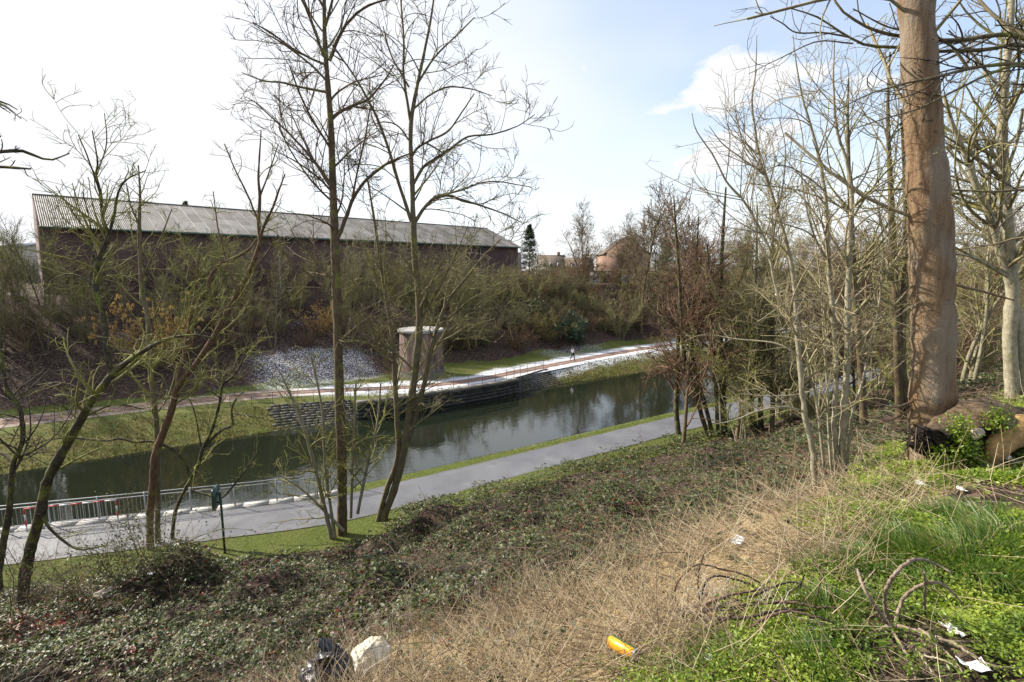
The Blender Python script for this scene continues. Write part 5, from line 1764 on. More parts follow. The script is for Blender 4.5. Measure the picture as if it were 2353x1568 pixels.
M['needles'] = leafmat('needles', [(0, (0.018, 0.035, 0.016)), (0.4, (0.030, 0.055, 0.022)), (0.75, (0.05, 0.075, 0.03))], 0.6, 0.1)
for (qx, qy_top, qy_base, Y, rad, lab, sd) in [(1216, 514, 640, 126, 4.6, 'tall dark conifer standing between the houses', 301), (1172, 552, 640, 126, 3.0, 'smaller dark conifer just left of the tall conifer', 302),
                                               (1131, 545, 640, 128, 2.3, 'dark conifer close to the right gable of the brick hall', 303), (440, 460, 640, 112, 3.6, 'conifer top showing above the ridge of the brick hall', 304)]:
    p = at(qx, qy_base, Y)
    H = at(qx, qy_top, Y)[2] - 8.1
    conifer('conifer', lab, (p[0], p[1], 8.1), H, rad, sd, M['needles'])


def leafy_shrub(name, label, loc, rx, rz_, seed, mat, n=5200, ll=0.16, lw=0.08, stemmat=None, droop=0.0):
    g = np.random.default_rng(seed)
    root = thing(name, label, 'shrub', loc)
    ns = 14
    a = g.random(ns) * 6.28
    P, Rr = grow(g, np.zeros((ns, 3)) + [0, 0, -0.2], np.c_[np.cos(a) * .7, np.sin(a) * .7, np.ones(ns)], g.uniform(0.8, 1.15, ns) * rz_ * 1.7, np.full(ns, 0.035), 8, 0.08, 0.0)
    mb = MB().tubes(P, Rr, 5)
    po, d, l2, r2 = spawn(g, P, Rr, -16, 0.1, 1.0, (0.5, 1.2), 0.4, 0.6, 0.008)
    P2, R2 = grow(g, po, d, l2, r2, 6, 0.15, 0.02 - droop)
    mb.tubes(P2, R2, 3)
    mb.build('branches', stemmat or M['twig_brown'], root, True)
    idx = g.integers(0, len(P2), n)
    k = g.integers(1, 6, n)
    pos = P2[idx, k] + g.normal(0, 0.14, (n, 3))
    d = g.normal(0, 1, (n, 3)) + [0, 0, 0.2 - droop * 20]
    MB().leaves(pos, d, g.normal(0, 1, (n, 3)) + [0, 0, 1.2], g.uniform(0.6, 1.2, n) * ll, lw, g.random(n)).build('foliage', mat, root)
    return root


M['laurel'] = leafmat('evergreen_leaf', [(0, (0.014, 0.045, 0.022)), (0.35, (0.022, 0.07, 0.034)), (0.7, (0.035, 0.09, 0.04))], 0.35, 0.15)
M['yellow_leaf'] = leafmat('yellowed_leaf', [(0, (0.30, 0.23, 0.08)), (0.4, (0.22, 0.17, 0.06)), (0.7, (0.12, 0.12, 0.04))], 0.6, 0.3)
M['brown_leaf'] = leafmat('withered_leaf', [(0, (0.16, 0.085, 0.045)), (0.4, (0.22, 0.125, 0.065)), (0.7, (0.11, 0.06, 0.035))], 0.7, 0.25)
M['ivy'] = leafmat('ivy_leaf', [(0, (0.035, 0.055, 0.018)), (0.5, (0.06, 0.085, 0.03)), (0.8, (0.10, 0.12, 0.045))], 0.4, 0.2)
for (qx, qy, rx, rz_, lab, mt, n, ll, sd, dr) in [
        (1318, 790, 3, 2.5, 'dark green evergreen shrub on the far slope left of the person', 'laurel', 6500, 0.22, 311, 0.0),
        (1262, 790, 3, 2.9, 'shrub with drooping yellowed leaves left of the dark evergreen shrub', 'yellow_leaf', 3000, 0.20, 312, 0.03),
        (1235, 745, 3, 2.4, 'olive evergreen shrub behind the yellowed shrub', 'ivy', 4200, 0.18, 313, 0.0),
        (1400, 740, 3, 2.6, 'withered brown bush above the person on the far slope', 'brown_leaf', 2600, 0.18, 314, 0.0),
        (1345, 690, 3, 2.4, 'withered brown bush below the round bare tree', 'brown_leaf', 2600, 0.18, 315, 0.0),
        (1180, 800, 3, 2.0, 'withered brown bush in the shade right of the round tower', 'brown_leaf', 2600, 0.16, 316, 0.0),
        (1515, 660, 3, 3.0, 'ivy-covered bush below the tallest far tree', 'ivy', 5200, 0.18, 317, 0.0)]:
    p, Y = hit(qx, qy)
    leafy_shrub('shrub', lab, p, rx, rz_, sd, M[mt], n, ll, ll * 0.45, None, dr)
# hips and berries on thorny shoots at the lower left

# ---------------------------------------------------------------- undergrowth on the near slope
gu = np.random.default_rng(77)
EYE = np.array([0, 0, CAM_Z])


def in_view(P, margin=0.06):
    d = P - EYE
    X = d[:, 0] * math.cos(HEAD) - d[:, 1] * math.sin(HEAD)
    Yf = d[:, 0] * math.sin(HEAD) + d[:, 1] * math.cos(HEAD)
    yc = Yf * math.cos(PITCH) - d[:, 2] * math.sin(PITCH)
    zc = Yf * math.sin(PITCH) + d[:, 2] * math.cos(PITCH)
    return (yc > 0.3) & (np.abs(X / yc) < 1 + margin) & (zc / yc > -0.68 - margin) & (zc / yc < 0.8), Yf


def scatter(n, t0, t1, s0, s1, dens, cap=None):
    """random ground points, thinned by dens(t, s, dist)"""
    t = gu.uniform(t0, t1, n)
    s = gu.uniform(s0, s1, n)
    z = zfun(t, s)
    P = np.c_[t, s, z]
    ok, Y = in_view(P, 0.12)
    D = np.linalg.norm(P - EYE, axis=1)
    keep = ok & (gu.random(n) < dens(t, s, D))
    P, D = P[keep], D[keep]
    return P, D


def sp_of(t, s):
    return s - shift(t) * sstep(9, 20, s)


def bramble_amount(t, s):
    sp = sp_of(t, s)
    e = 0.9 * fbm(t * 0.7, s * 0.7, 21)
    lo = np.maximum(sstep(-0.5, 0.7, s - straw_edge(t) + e * 1.1), 0.22 * sstep(1.6, 2.4, s + e))
    foot = 20.1 + 1.75 * sstep(6.2, 9, t)
    hi = 1 - sstep(foot - 0.4, foot + 0.3, sp + 0.9 * fbm(t * 0.55, s * 0.3, 71))
    right = 1 - 0.55 * sstep(26, 40, t)
    holes = 0.30 + 0.70 * sstep(-0.30, 0.18, fbm(t * 0.8 + 4, s * 0.8, 81))
    return lo * hi * right * holes


# bramble leaves, three leaflets at a time
P, D = scatter(640000, -12, 62, 1.8, 24, lambda t, s, D: bramble_amount(t, s) * np.clip((11.5 / D) ** 1.7, 0, 1))
n = len(P)
hgt = gu.random(n) ** 0.7 * (0.14 + 0.26 * sstep(-.3, .4, fbm(P[:, 0] * .9, P[:, 1] * .9, 83))) * sstep(2.5, 5.5, P[:, 1]) * (1 + 0.9 * sstep(17, 20, sp_of(P[:, 0], P[:, 1])) * sstep(6, 9, P[:, 0])) + 0.02
# leaves climb the shrub mound at the left
C = P + np.c_[gu.normal(0, 0.02, (n, 2)), hgt]
size = (0.042 + 0.034 * gu.random(n)) * (1 + 0.045 * np.maximum(D - 7, 0))
az = gu.random(n) * 6.28
slope_n = np.tile(np.array([[0.0, 0.38, 0.92]]), (n, 1)) + gu.normal(0, 0.42, (n, 3))
tint = gu.random(n)
# reddened leaves in drifts
red = sstep(0.25, 0.45, fbm(P[:, 0] * 1.3 + 40, P[:, 1] * 1.3, 91)) * 0.22 + 0.012
c_red, _ = hit(110, 1450)
red = red + 0.75 * np.exp(-((P[:, 0] - c_red[0]) ** 2 + (P[:, 1] - c_red[1]) ** 2) / 0.5)
isred = gu.random(n) < red * 0.55
bl = MB()
for da in (-1.15, 0.0, 1.15):
    d = np.c_[np.cos(az + da), np.sin(az + da), gu.normal(0, 0.25, n)]
    rn = np.where(isred, 0.905 + 0.09 * gu.random(n), np.clip(tint * 0.9 + gu.normal(0, 0.03, n), 0, 0.895))
    k = gu.random(n) < (0.95 if da == 0 else 0.8)
    bl.leaves(C[k] + d[k] * 0.008, d[k], slope_n[k], size[k] * (1.1 if da == 0 else 0.95), size[k] * 0.68, rn[k], 0.14)
M['bramble'] = leafmat('bramble_leaf', [(0.0, (0.030, 0.050, 0.016)), (0.18, (0.050, 0.078, 0.024)), (0.36, (0.085, 0.115, 0.036)), (0.52, (0.13, 0.155, 0.055)), (0.64, (0.18, 0.20, 0.075)),
                                        (0.72, (0.13, 0.095, 0.055)), (0.79, (0.20, 0.15, 0.09)), (0.85, (0.10, 0.075, 0.07)), (0.90, (0.26, 0.02, 0.02)), (0.94, (0.12, 0.025, 0.03)), (0.975, (0.30, 0.10, 0.03))], 0.5, 0.25, spec=0.4)
tag(bl.build('bramble_leaves', M['bramble']), kind='stuff')
print('bramble leaves', n)

# arching canes between the leaves
P, D = scatter(250000, -12, 55, 2.2, 24, lambda t, s, D: np.clip(bramble_amount(t, s) + 0.25 * (s > 3) * (sp_of(t, s) < 20), 0, 1) * np.clip((6.5 / D) ** 1.9, 0, 1) * 0.5)
n = len(P)
az = gu.random(n) * 6.28
ln = gu.uniform(0.35, 1.15, n)
Pc, Rc = grow(gu, P + [0, 0, 0.02], np.c_[np.cos(az), np.sin(az), gu.uniform(0.15, 1.0, n)], ln, gu.uniform(0.0022, 0.0042, n) * (1 + 0.07 * np.maximum(D - 6, 0)), 5, 0.12, -0.2, 0.6)
m_cane = leafmat('bramble_cane', [(0, (0.16, 0.095, 0.06)), (0.3, (0.22, 0.15, 0.09)), (0.55, (0.13, 0.05, 0.045)), (0.7, (0.32, 0.23, 0.14)), (0.85, (0.09, 0.07, 0.035))], 0.6, 0.05)
cm = MB().tubes(Pc, Rc, 3, gu.random(n))
tag(cm.build('bramble_canes', m_cane), kind='stuff')
print('canes', n)


# dry straw
def straw_amount(t, s):
    e = 0.9 * fbm(t * 0.7, s * 0.7, 21)
    a = sstep(1.1, 1.7, s + e * 0.7) * (1 - sstep(-0.3, 0.9, s - straw_edge(t) + e * 0.8)) * sstep(-1.5, 0.2, t)
    a = a * (0.15 + 0.85 * sstep(-0.2, 0.2, fbm(t * 2.2, s * 2.2, 33))) * (1 - 0.75 * sstep(4.6, 6.5, t))
    return np.clip(a + 0.05 * (s > 2) * (s < 12) + 0.10 * (s < 2.4), 0, 1)


P, D = scatter(520000, -6, 22, 0.6, 12, lambda t, s, D: straw_amount(t, s) * np.clip((4.2 / D) ** 1.7, 0, 1))
n = len(P)
az = gu.random(n) * 6.28
lay = gu.random(n) < 0.84
el = np.where(lay, gu.uniform(-0.02, 0.22, n), gu.uniform(0.5, 1.5, n))
ln = np.where(lay, gu.uniform(0.18, 0.5, n), gu.uniform(0.18, 0.55, n)) * np.clip(D / 3.0, 0.55, 1.0)
d = np.c_[np.cos(az) * np.cos(el), np.sin(az) * np.cos(el), np.sin(el)]
Pc, Rc = grow(gu, P + np.c_[np.zeros((n, 2)), gu.uniform(0.0, 0.05, n)], d, ln, gu.uniform(0.0011, 0.0024, n) * (1 + 0.10 * np.maximum(D - 3, 0)), 3, 0.08, -0.05, 0.5)
m_straw = leafmat('dry_straw', [(0, (0.48, 0.36, 0.21)), (0.3, (0.60, 0.48, 0.31)), (0.5, (0.32, 0.22, 0.13)), (0.66, (0.68, 0.57, 0.40)), (0.86, (0.17, 0.12, 0.08))], 0.6, 0.15)
tag(MB().tubes(Pc, Rc, 3, gu.random(n)).build('dry_straw', m_straw), kind='stuff')
print('straw', n)


# fresh cow parsley and chickweed in the foreground
def green_amount(t, s):
    e = 0.9 * fbm(t * 0.7, s * 0.7, 21)
    a = 1 - sstep(1.35, 1.95, s + e * 0.7 - 0.03 * np.maximum(t - 2, 0) - 1.0 * sstep(4.2, 7, t))
    patch = 0.06 + sstep(-0.22, 0.16, fbm(t * 1.6 + 7, s * 1.6, 95))
    return a * patch * sstep(0.5, 1.2, np.hypot(t, s))


P, D = scatter(700000, 0, 22, -0.5, 4.6, lambda t, s, D: green_amount(t, s) * np.clip((3.0 / D) ** 1.6, 0, 1))
n = len(P)
hp = 0.015 + 0.09 * np.clip(0.5 + fbm(P[:, 0] * 2.6, P[:, 1] * 2.6, 97), 0, 1.2) * gu.random(n) ** 0.5 * np.clip(D / 3, 0.5, 1)
C = P + np.c_[gu.normal(0, 0.012, (n, 2)), hp]
gm = MB()
size = (0.0055 + 0.007 * gu.random(n)) * (1 + 0.30 * np.maximum(D - 1.8, 0))
tint = np.clip(0.5 + 0.9 * fbm(P[:, 0] * 3, P[:, 1] * 3, 99) + gu.normal(0, 0.16, n), 0, 0.999)
for k in range(4):
    a = gu.random(n) * 6.28
    d = np.c_[np.cos(a), np.sin(a), gu.normal(0.25, 0.35, n)]
    gm.leaves(C + d * size[:, None] * 0.5 + gu.normal(0, 0.006, (n, 3)), d, np.tile([0, 0.1, 1.0], (n, 1)) + gu.normal(0, 0.4, (n, 3)), size * 1.5, size * 0.8, tint, 0.12)
M['herb'] = leafmat('fresh_herb', [(0, (0.08, 0.14, 0.015)), (0.35, (0.17, 0.26, 0.022)), (0.6, (0.26, 0.36, 0.032)), (0.85, (0.36, 0.44, 0.06))], 0.45, 0.35, 'LINEAR')
tag(gm.build('cow_parsley_carpet', M['herb']), kind='stuff')
print('herb', n)

# dead leaves and dark soil crumbs between the herbs
P, D = scatter(9000, -1, 14, 0.3, 5, lambda t, s, D: np.clip((2.6 / D) ** 1.5, 0, 1))
n = len(P)
a = gu.random(n) * 6.28
lit = MB().leaves(P + [0, 0, 0.015], np.c_[np.cos(a), np.sin(a), gu.normal(0.1, 0.3, n)], np.tile([0, 0, 1.0], (n, 1)) + gu.normal(0, 0.5, (n, 3)), gu.uniform(0.02, 0.05, n), gu.uniform(0.015, 0.03, n), gu.random(n), 0.2)
tag(lit.build('dead_leaves', leafmat('dead_leaf', [(0, (0.10, 0.06, 0.045)), (0.35, (0.16, 0.11, 0.08)), (0.6, (0.14, 0.03, 0.03)), (0.7, (0.07, 0.05, 0.045)), (0.9, (0.26, 0.20, 0.14))], 0.7, 0.15)), kind='stuff')


# grass tufts: one object each
M['grass'] = leafmat('grass_blade', [(0, (0.055, 0.13, 0.025)), (0.4, (0.10, 0.20, 0.035)), (0.75, (0.17, 0.28, 0.06)), (0.95, (0.42, 0.36, 0.16))], 0.4, 0.35, 'LINEAR')


def tuft(qx, qy, r, h, nb, label, seed):
    g = np.random.default_rng(seed)
    p, Y = hit(qx, qy)
    n = nb
    a = g.random(n) * 6.28
    rad = r * np.sqrt(g.random(n)) * 0.75
    pos = np.c_[np.cos(a) * rad, np.sin(a) * rad, np.zeros(n)]
    pos[:, 2] = zfun(p[0] + pos[:, 0], p[1] + pos[:, 1]) - p[2] - 0.02
    out = np.c_[np.cos(a), np.sin(a), np.zeros(n)] * (0.3 + 0.6 * rad / r)[:, None] + g.normal(0, 0.2, (n, 3))
    d = out + [0, 0, 1.0]
    d /= np.linalg.norm(d, axis=1, keepdims=True)
    bend = out * 0.35 + np.c_[np.zeros((n, 2)), -g.uniform(0.1, 0.35, n)]
    root = thing('grass_tuft', label, 'grass', p, 0, 'grass tufts in the foreground')
    o = MB().blades(pos, d, bend, h * g.uniform(0.5, 1.1, n), 0.0048 * g.uniform(0.7, 1.3, n) * (1 + 0.12 * max(0, Y - 2)), g.random(n) * 0.97).build('blades', M['grass'], root)
    tag(o, kind='stuff')


tufts = [(2255, 1310, 0.22, 0.22, 900, 'lush grass tuft right of the arched dead twigs'), (2110, 1278, 0.18, 0.17, 700, 'grass tuft directly behind the arched dead twigs'),
         (2010, 1300, 0.14, 0.14, 500, 'grass tuft left of the arched dead twigs'), (2330, 1265, 0.2, 0.2, 700, 'grass tuft at the right edge of the picture'),
         (2180, 1380, 0.13, 0.13, 420, 'grass tuft inside the arch of the dead twigs'), (1905, 1410, 0.09, 0.15, 320, 'small bright grass tuft behind the brushwood heap'),
         (1880, 1530, 0.09, 0.13, 300, 'small grass tuft at the bottom edge below the brushwood heap'), (2290, 1215, 0.22, 0.16, 700, 'grass tuft below the rotten log'),
         (2300, 1380, 0.12, 0.12, 380, 'low grass tuft near the white scraps'), (1890, 1320, 0.12, 0.13, 350, 'grass tuft at the edge of the straw'), (2190, 1200, 0.2, 0.14, 500, 'low grass tuft among the cow parsley')]
for i, tf in enumerate(tufts):
    tuft(tf[0], tf[1], tf[2] * 1.35, tf[3] * 1.45, int(tf[4] * 1.6), tf[5], 500 + i)

# short grass on the verges and the far bank
def verge(n, t0, t1, s0, s1, dens, h0, h1, w, mat, name):
    P, D = scatter(n, t0, t1, s0, s1, dens)
    m = len(P)
    a = gu.random(m) * 6.28
    out = np.c_[np.cos(a), np.sin(a), np.zeros(m)] * gu.uniform(0.1, 0.7, m)[:, None]
    d = out + [0, 0, 1]
    d /= np.linalg.norm(d, axis=1, keepdims=True)
    tuftn = 0.55 + 0.9 * np.clip(fbm(P[:, 0] * 1.5, P[:, 1] * 1.5, 12) + 0.4, 0, 1)
    mb = MB().blades(P - [0, 0, 0.01], d, out * 0.4 - [0, 0, 0.15], gu.uniform(h0, h1, m) * tuftn, w * np.clip(D / 22, 0.7, 2.2), gu.random(m) * 0.95)
    tag(mb.build(name, mat), kind='stuff')
    print(name, m)


M['verge_grass'] = leafmat('verge_grass', [(0, (0.035, 0.065, 0.010)), (0.4, (0.075, 0.115, 0.017)), (0.7, (0.14, 0.175, 0.033)), (0.9, (0.29, 0.25, 0.11))], 0.6, 0.3, 'LINEAR')
M['bank_grass'] = leafmat('bank_grass', [(0, (0.07, 0.075, 0.018)), (0.4, (0.13, 0.125, 0.035)), (0.7, (0.24, 0.195, 0.085)), (0.9, (0.36, 0.28, 0.15))], 0.7, 0.25, 'LINEAR')


def verge_d(t, s, D):
    sp = sp_of(t, s)
    a = sstep(19.4, 20.2, sp) * (1 - sstep(22.5, 22.85, sp))
    b_ = sstep(25.6, 25.85, sp) * (1 - sstep(27.2, 27.5, sp)) * sstep(6.5, 8.5, t)
    return np.maximum(a, b_) * np.clip(24 / D, 0, 1)


verge(150000, -14, 80, 19, 34, verge_d, 0.04, 0.13, 0.016, M['verge_grass'], 'verge_grass')


def bank_d(t, s, D):
    b0, b1 = bot_s(t), top_s(t)
    a = (s > b0 + 0.02) * (s < b1 - 0.1) * ((t < 7) | (t > 33)) * np.clip(30 / D, 0, 1)
    low = 1.4 - 0.9 * (s - b0) / (b1 - b0)
    return a * low * 0.6 + 0.10 * (t > 28) * (t < 35) * (s > b0) * (s < b1) + 0.08 * (t > 6) * (t < 12.5) * (s > b0) * (s < b1)


verge(120000, -14, 75, 40, 48, bank_d, 0.08, 0.30, 0.03, M['bank_grass'], 'far_bank_grass')


# thorny shoots and berries at the lower left, and bare shoots over the path
gx = np.random.default_rng(78)
SP_SH = [dict(per=4.0, p0=0.15, ang=(0.5, 1.1), ratio=0.42, rr=0.6, rmin=0.0035, rmax=0.008, K=6, wig=0.16, up=0.02, sides=3, lmin=0.25), dict(per=4.0, p0=0.15, ang=(0.5, 1.1), ratio=0.42, rr=0.7, rmin=0.0028, K=5, wig=0.18, up=0.03, lmin=0.12)]


def berries(crown, g):
    pass


def shrub_at(qx, qy, H, nst, spread, label, mats, seed, berry=0, leafn=0):
    g = np.random.default_rng(seed)
    p, Y = hit(qx, qy)
    root = thing('thorn_bush', label, 'bush', p)
    a = g.random(nst) * 6.28
    P, Rr = grow(g, np.c_[np.cos(a) * .2, np.sin(a) * .2, np.full(nst, -0.15)], np.c_[np.cos(a) * spread, np.sin(a) * spread, np.ones(nst)], H * g.uniform(0.6, 1.1, nst), np.full(nst, 0.011), 9, 0.10, -0.02, 0.3)
    mb = MB().tubes(P, Rr, 4)
    Pt, Rt = twig_levels(g, mb, P, Rr, SP_SH)
    mb.build('branches', mats, root, True)
    if berry:
        e = Pt[g.integers(0, len(Pt), berry), -1]
        b_ = MB()
        o = np.array([(0, 0, 1), (1, 0, 0), (0, 1, 0), (-1, 0, 0), (0, -1, 0), (0, 0, -1)]) * 0.013
        f = np.array([(0, 1, 2), (0, 2, 3), (0, 3, 4), (0, 4, 1), (5, 2, 1), (5, 3, 2), (5, 4, 3), (5, 1, 4)])
        for q in e:
            b_.add(o + q, f)
        tag(b_.build('berries', M['berry'], root), kind='stuff')
    if leafn:
        k = g.integers(0, len(Pt), leafn)
        q = Pt[k, 2] * 1.0
        q[:, 2] *= g.uniform(0.3, 1, leafn)
        MB().leaves(q, g.normal(0, 1, (leafn, 3)), g.normal(0, 1, (leafn, 3)) + [0, 0, 1], g.uniform(0.05, 0.10, leafn), 0.05, g.random(leafn) * 0.86).build('foliage', M['bramble'], root)


M['berry'] = plain('red_hip', (0.40, 0.03, 0.03), (0.25, 0.02, 0.02), 5, 0.3)
shrub_at(110, 1400, 3.4, 16, 0.55, 'tangled thorn bush with red hips at the lower left', M['twig_brown'], 601, 260, 120)
shrub_at(230, 1380, 2.9, 14, 0.5, 'leafless thorn bush over the near path at left', M['twig_olive'], 602, 120, 80)
shrub_at(360, 1300, 2.8, 18, 0.4, 'thorny shoots growing out of the bramble mound', M['twig_olive'], 603, 0, 420)
shrub_at(15, 1420, 2.6, 12, 0.5, 'dark thorn bush in the lower left corner', M['twig_dark'], 604, 60, 60)
shrub_at(300, 1330, 2.0, 14, 0.6, 'low leafy thorn bush on the left flank of the bramble mound', M['twig_olive'], 605, 0, 600)
shrub_at(1475, 1030, 1.3, 10, 0.35, 'thin bare shoots at the path edge below the leftmost right-hand tree', M['twig_brown'], 606)

# ---------------------------------------------------------------- the rotten log at the right
RIGHT = np.array([math.cos(HEAD), -math.sin(HEAD), 0.0])
FWD = np.array([math.sin(HEAD), math.cos(HEAD), 0.0])
UP = np.array([0, 0, 1.0])


def lumps(V, amp, freq, seed):
    """push points about with smooth noise"""
    x, y, z = V[..., 0] * freq, V[..., 1] * freq, V[..., 2] * freq
    n1 = fbm(x + z * 0.7 + 13, y - z * 0.6, seed)
    n2 = fbm(y + x * 0.5 + 3, z + 7, seed + 5)
    n3 = fbm(z - y * 0.4 + 5, x + 17, seed + 9)
    return V + amp * np.stack([n1, n2, n3], -1) * 2


def rotten_log():
    p, Y = hit(2262, 1082)
    Y = min(Y, 5.6)
    base = at(2262, 1082, Y)
    base[2] = float(zfun(base[0], base[1]))
    root = thing('rotten_log', 'hollow rotten log with dark torn end and yellow-brown underside in front of the thick trunk', 'log', base)
    k = QK / F_PX * Y

    def L(qx, qy, dY=0.0):
        return at(qx, qy, Y + dY) - base
    bark_m = bark('log_bark', (0.045, 0.032, 0.022), (0.17, 0.115, 0.07), 0.08, scale=2.2, streak=1, bump=1.0)
    wood_m = bark('log_wood', (0.20, 0.115, 0.045), (0.46, 0.29, 0.12), 0.0, scale=2.2, streak=1, bump=0.8)
    dark_m = bark('log_rot', (0.008, 0.006, 0.005), (0.045, 0.032, 0.025), 0.0, scale=4, streak=1, bump=1.2)
    # bark roof: a thick curved plate running back to the right
    A = 40
    u = np.linspace(0, 1, A)
    top = np.array([L(q[0], q[1], q[2]) for q in [(2120, 1000, .10), (2180, 962, .2), (2235, 925, .3), (2300, 925, .4), (2380, 950, .5), (2480, 985, .6)]])
    c = resample(np.c_[top, np.zeros(len(top))], A)[:, :3]
    w = np.interp(u, [0, 0.2, 0.5, 1], [0.10, 0.22, 0.34, 0.40])
    B = 15
    v = np.linspace(-1, 1, B)
    G = c[:, None, :] + FWD[None, None] * (v[None, :, None] * w[:, None, None]) - UP[None, None] * ((v[None, :, None] ** 2) * 0.55 * w[:, None, None])
    Gi = G - UP * 0.055 - 0.0
    G = lumps(G, 0.035, 6, 3)
    Gi = lumps(Gi, 0.03, 6, 3)
    mb = MB().sheet(G[:, ::-1]).sheet(Gi)
    for e in (0, B - 1):
        mb.sheet(np.stack([G[:, e], Gi[:, e]], 0) if e == 0 else np.stack([Gi[:, e], G[:, e]], 0))
    mb.sheet(np.stack([Gi[0], G[0]], 0))
    mb.build('bark_shell', bark_m, root, True)
    # underside: a curved horn of sound wood coming down to the left
    horn = np.array([(*L(2272, 1082, -.02), 0.028), (*L(2277, 1050, .0), 0.065), (*L(2297, 1020, .05), 0.105), (*L(2330, 995, .12), 0.135), (*L(2375, 985, .2), 0.155), (*L(2440, 990, .3), 0.17), (*L(2520, 1000, .4), 0.17)])
    q = resample(horn, 36)
    S = 18
    mbh = MB().tubes(q[:, :3], q[:, 3], S, cap=True)
    V = np.vstack(mbh.v)
    mbh.v = [lumps(V, 0.018, 7, 8)]
    mbh.a = [np.zeros(len(V))]
    mbh.build('sound_wood', wood_m, root, True)
    # torn dark end and rotten core
    core = np.array([(*L(2108, 1000, .05), 0.06), (*L(2140, 1012, .1), 0.12), (*L(2190, 1020, .2), 0.17), (*L(2250, 1010, .3), 0.20), (*L(2320, 985, .4), 0.18), (*L(2420, 990, .5), 0.15)])
    q = resample(core, 40)
    mbc = MB().tubes(q[:, :3], q[:, 3], 22, cap=True)
    V = np.vstack(mbc.v)
    mbc.v = [lumps(lumps(V, 0.06, 7, 21), 0.03, 18, 22)]
    mbc.a = [np.zeros(len(V))]
    mbc.build('rotten_core', dark_m, root)
    g = np.random.default_rng(5)
    n = 60
    po = np.tile(L(2112, 1002, .05), (n, 1)) + g.normal(0, 0.05, (n, 3))
    P, Rr = grow(g, po, -RIGHT + g.normal(0, 0.7, (n, 3)), g.uniform(0.06, 0.2, n), np.full(n, 0.006), 6, 0.25, 0.0, 0.3)
    MB().tubes(P, Rr, 4).build('torn_fibres', dark_m, root)
    # herb growing in the hollow
    n = 1500
    cc = g.choice(5, n)
    cen = np.array([L(2205, 985, -.04), L(2215, 1025, -.06), L(2230, 1045, -.06), L(2290, 965, .02), L(2165, 1050, -.05)])[cc]
    pos = cen + g.normal(0, 1, (n, 3)) * np.array([0.055, 0.055, 0.065])
    hb = MB().leaves(pos, g.normal(0, 1, (n, 3)) + [0, 0, .2], g.normal(0, .6, (n, 3)) + [0, -.3, 1], 0.035, 0.02, np.clip(g.normal(.4, .2, n), 0, 1))
    tag(hb.build('herb_clump', M['herb']), label='fresh green cow parsley growing in the hollow of the rotten log', kind='stuff')
    bpy.data.objects[-1] if False else None
    last = [o for o in COL.objects if o.name.startswith('herb_clump')][0]
    last.location = base
    # pale stone lying in the hollow
    st = at(2248, 995, Y - 0.13)
    bm = bmesh.new()
    bmesh.ops.create_icosphere(bm, subdivisions=3, radius=1)
    V = np.array([v.co[:] for v in bm.verts])
    F_ = np.array([[v.index for v in f.verts] for f in bm.faces])
    bm.free()
    V = np.array([0.055, 0.05, 0.062]) * V
    for nv, dd in (((.8, -.5, .3), .036), ((-.6, -.6, .4), .036), ((0, -.9, -.4), .034), ((.2, .1, 1), .045), ((.9, .2, -.4), .040), ((-.9, .1, -.2), .042), ((.5, -.6, -.7), .038)):
        nv = np.array(nv) / np.linalg.norm(nv)
        e = np.maximum(V @ nv - dd, 0)
        V = V - e[:, None] * nv[None]
    V = lumps(V, 0.004, 25, 4)
    o = MB().add(V, F_).build('stone', plain('pale_stone', (0.33, 0.285, 0.205), (0.22, 0.19, 0.14), 14, 0.85, bump=0.4), None, False, st)
    tag(o, 'pale angular stone lodged in the hollow of the rotten log', 'stone')


rotten_log()


# ---------------------------------------------------------------- dead branch and brushwood
def ground_pts(pl, lift=0.0):
    """photo polyline laid on the ground"""
    out = []
    for (qx, qy, *r) in pl:
        p, Y = hit(qx, qy)
        out.append((*(p + [0, 0, lift]), Y))
    return np.array(out)


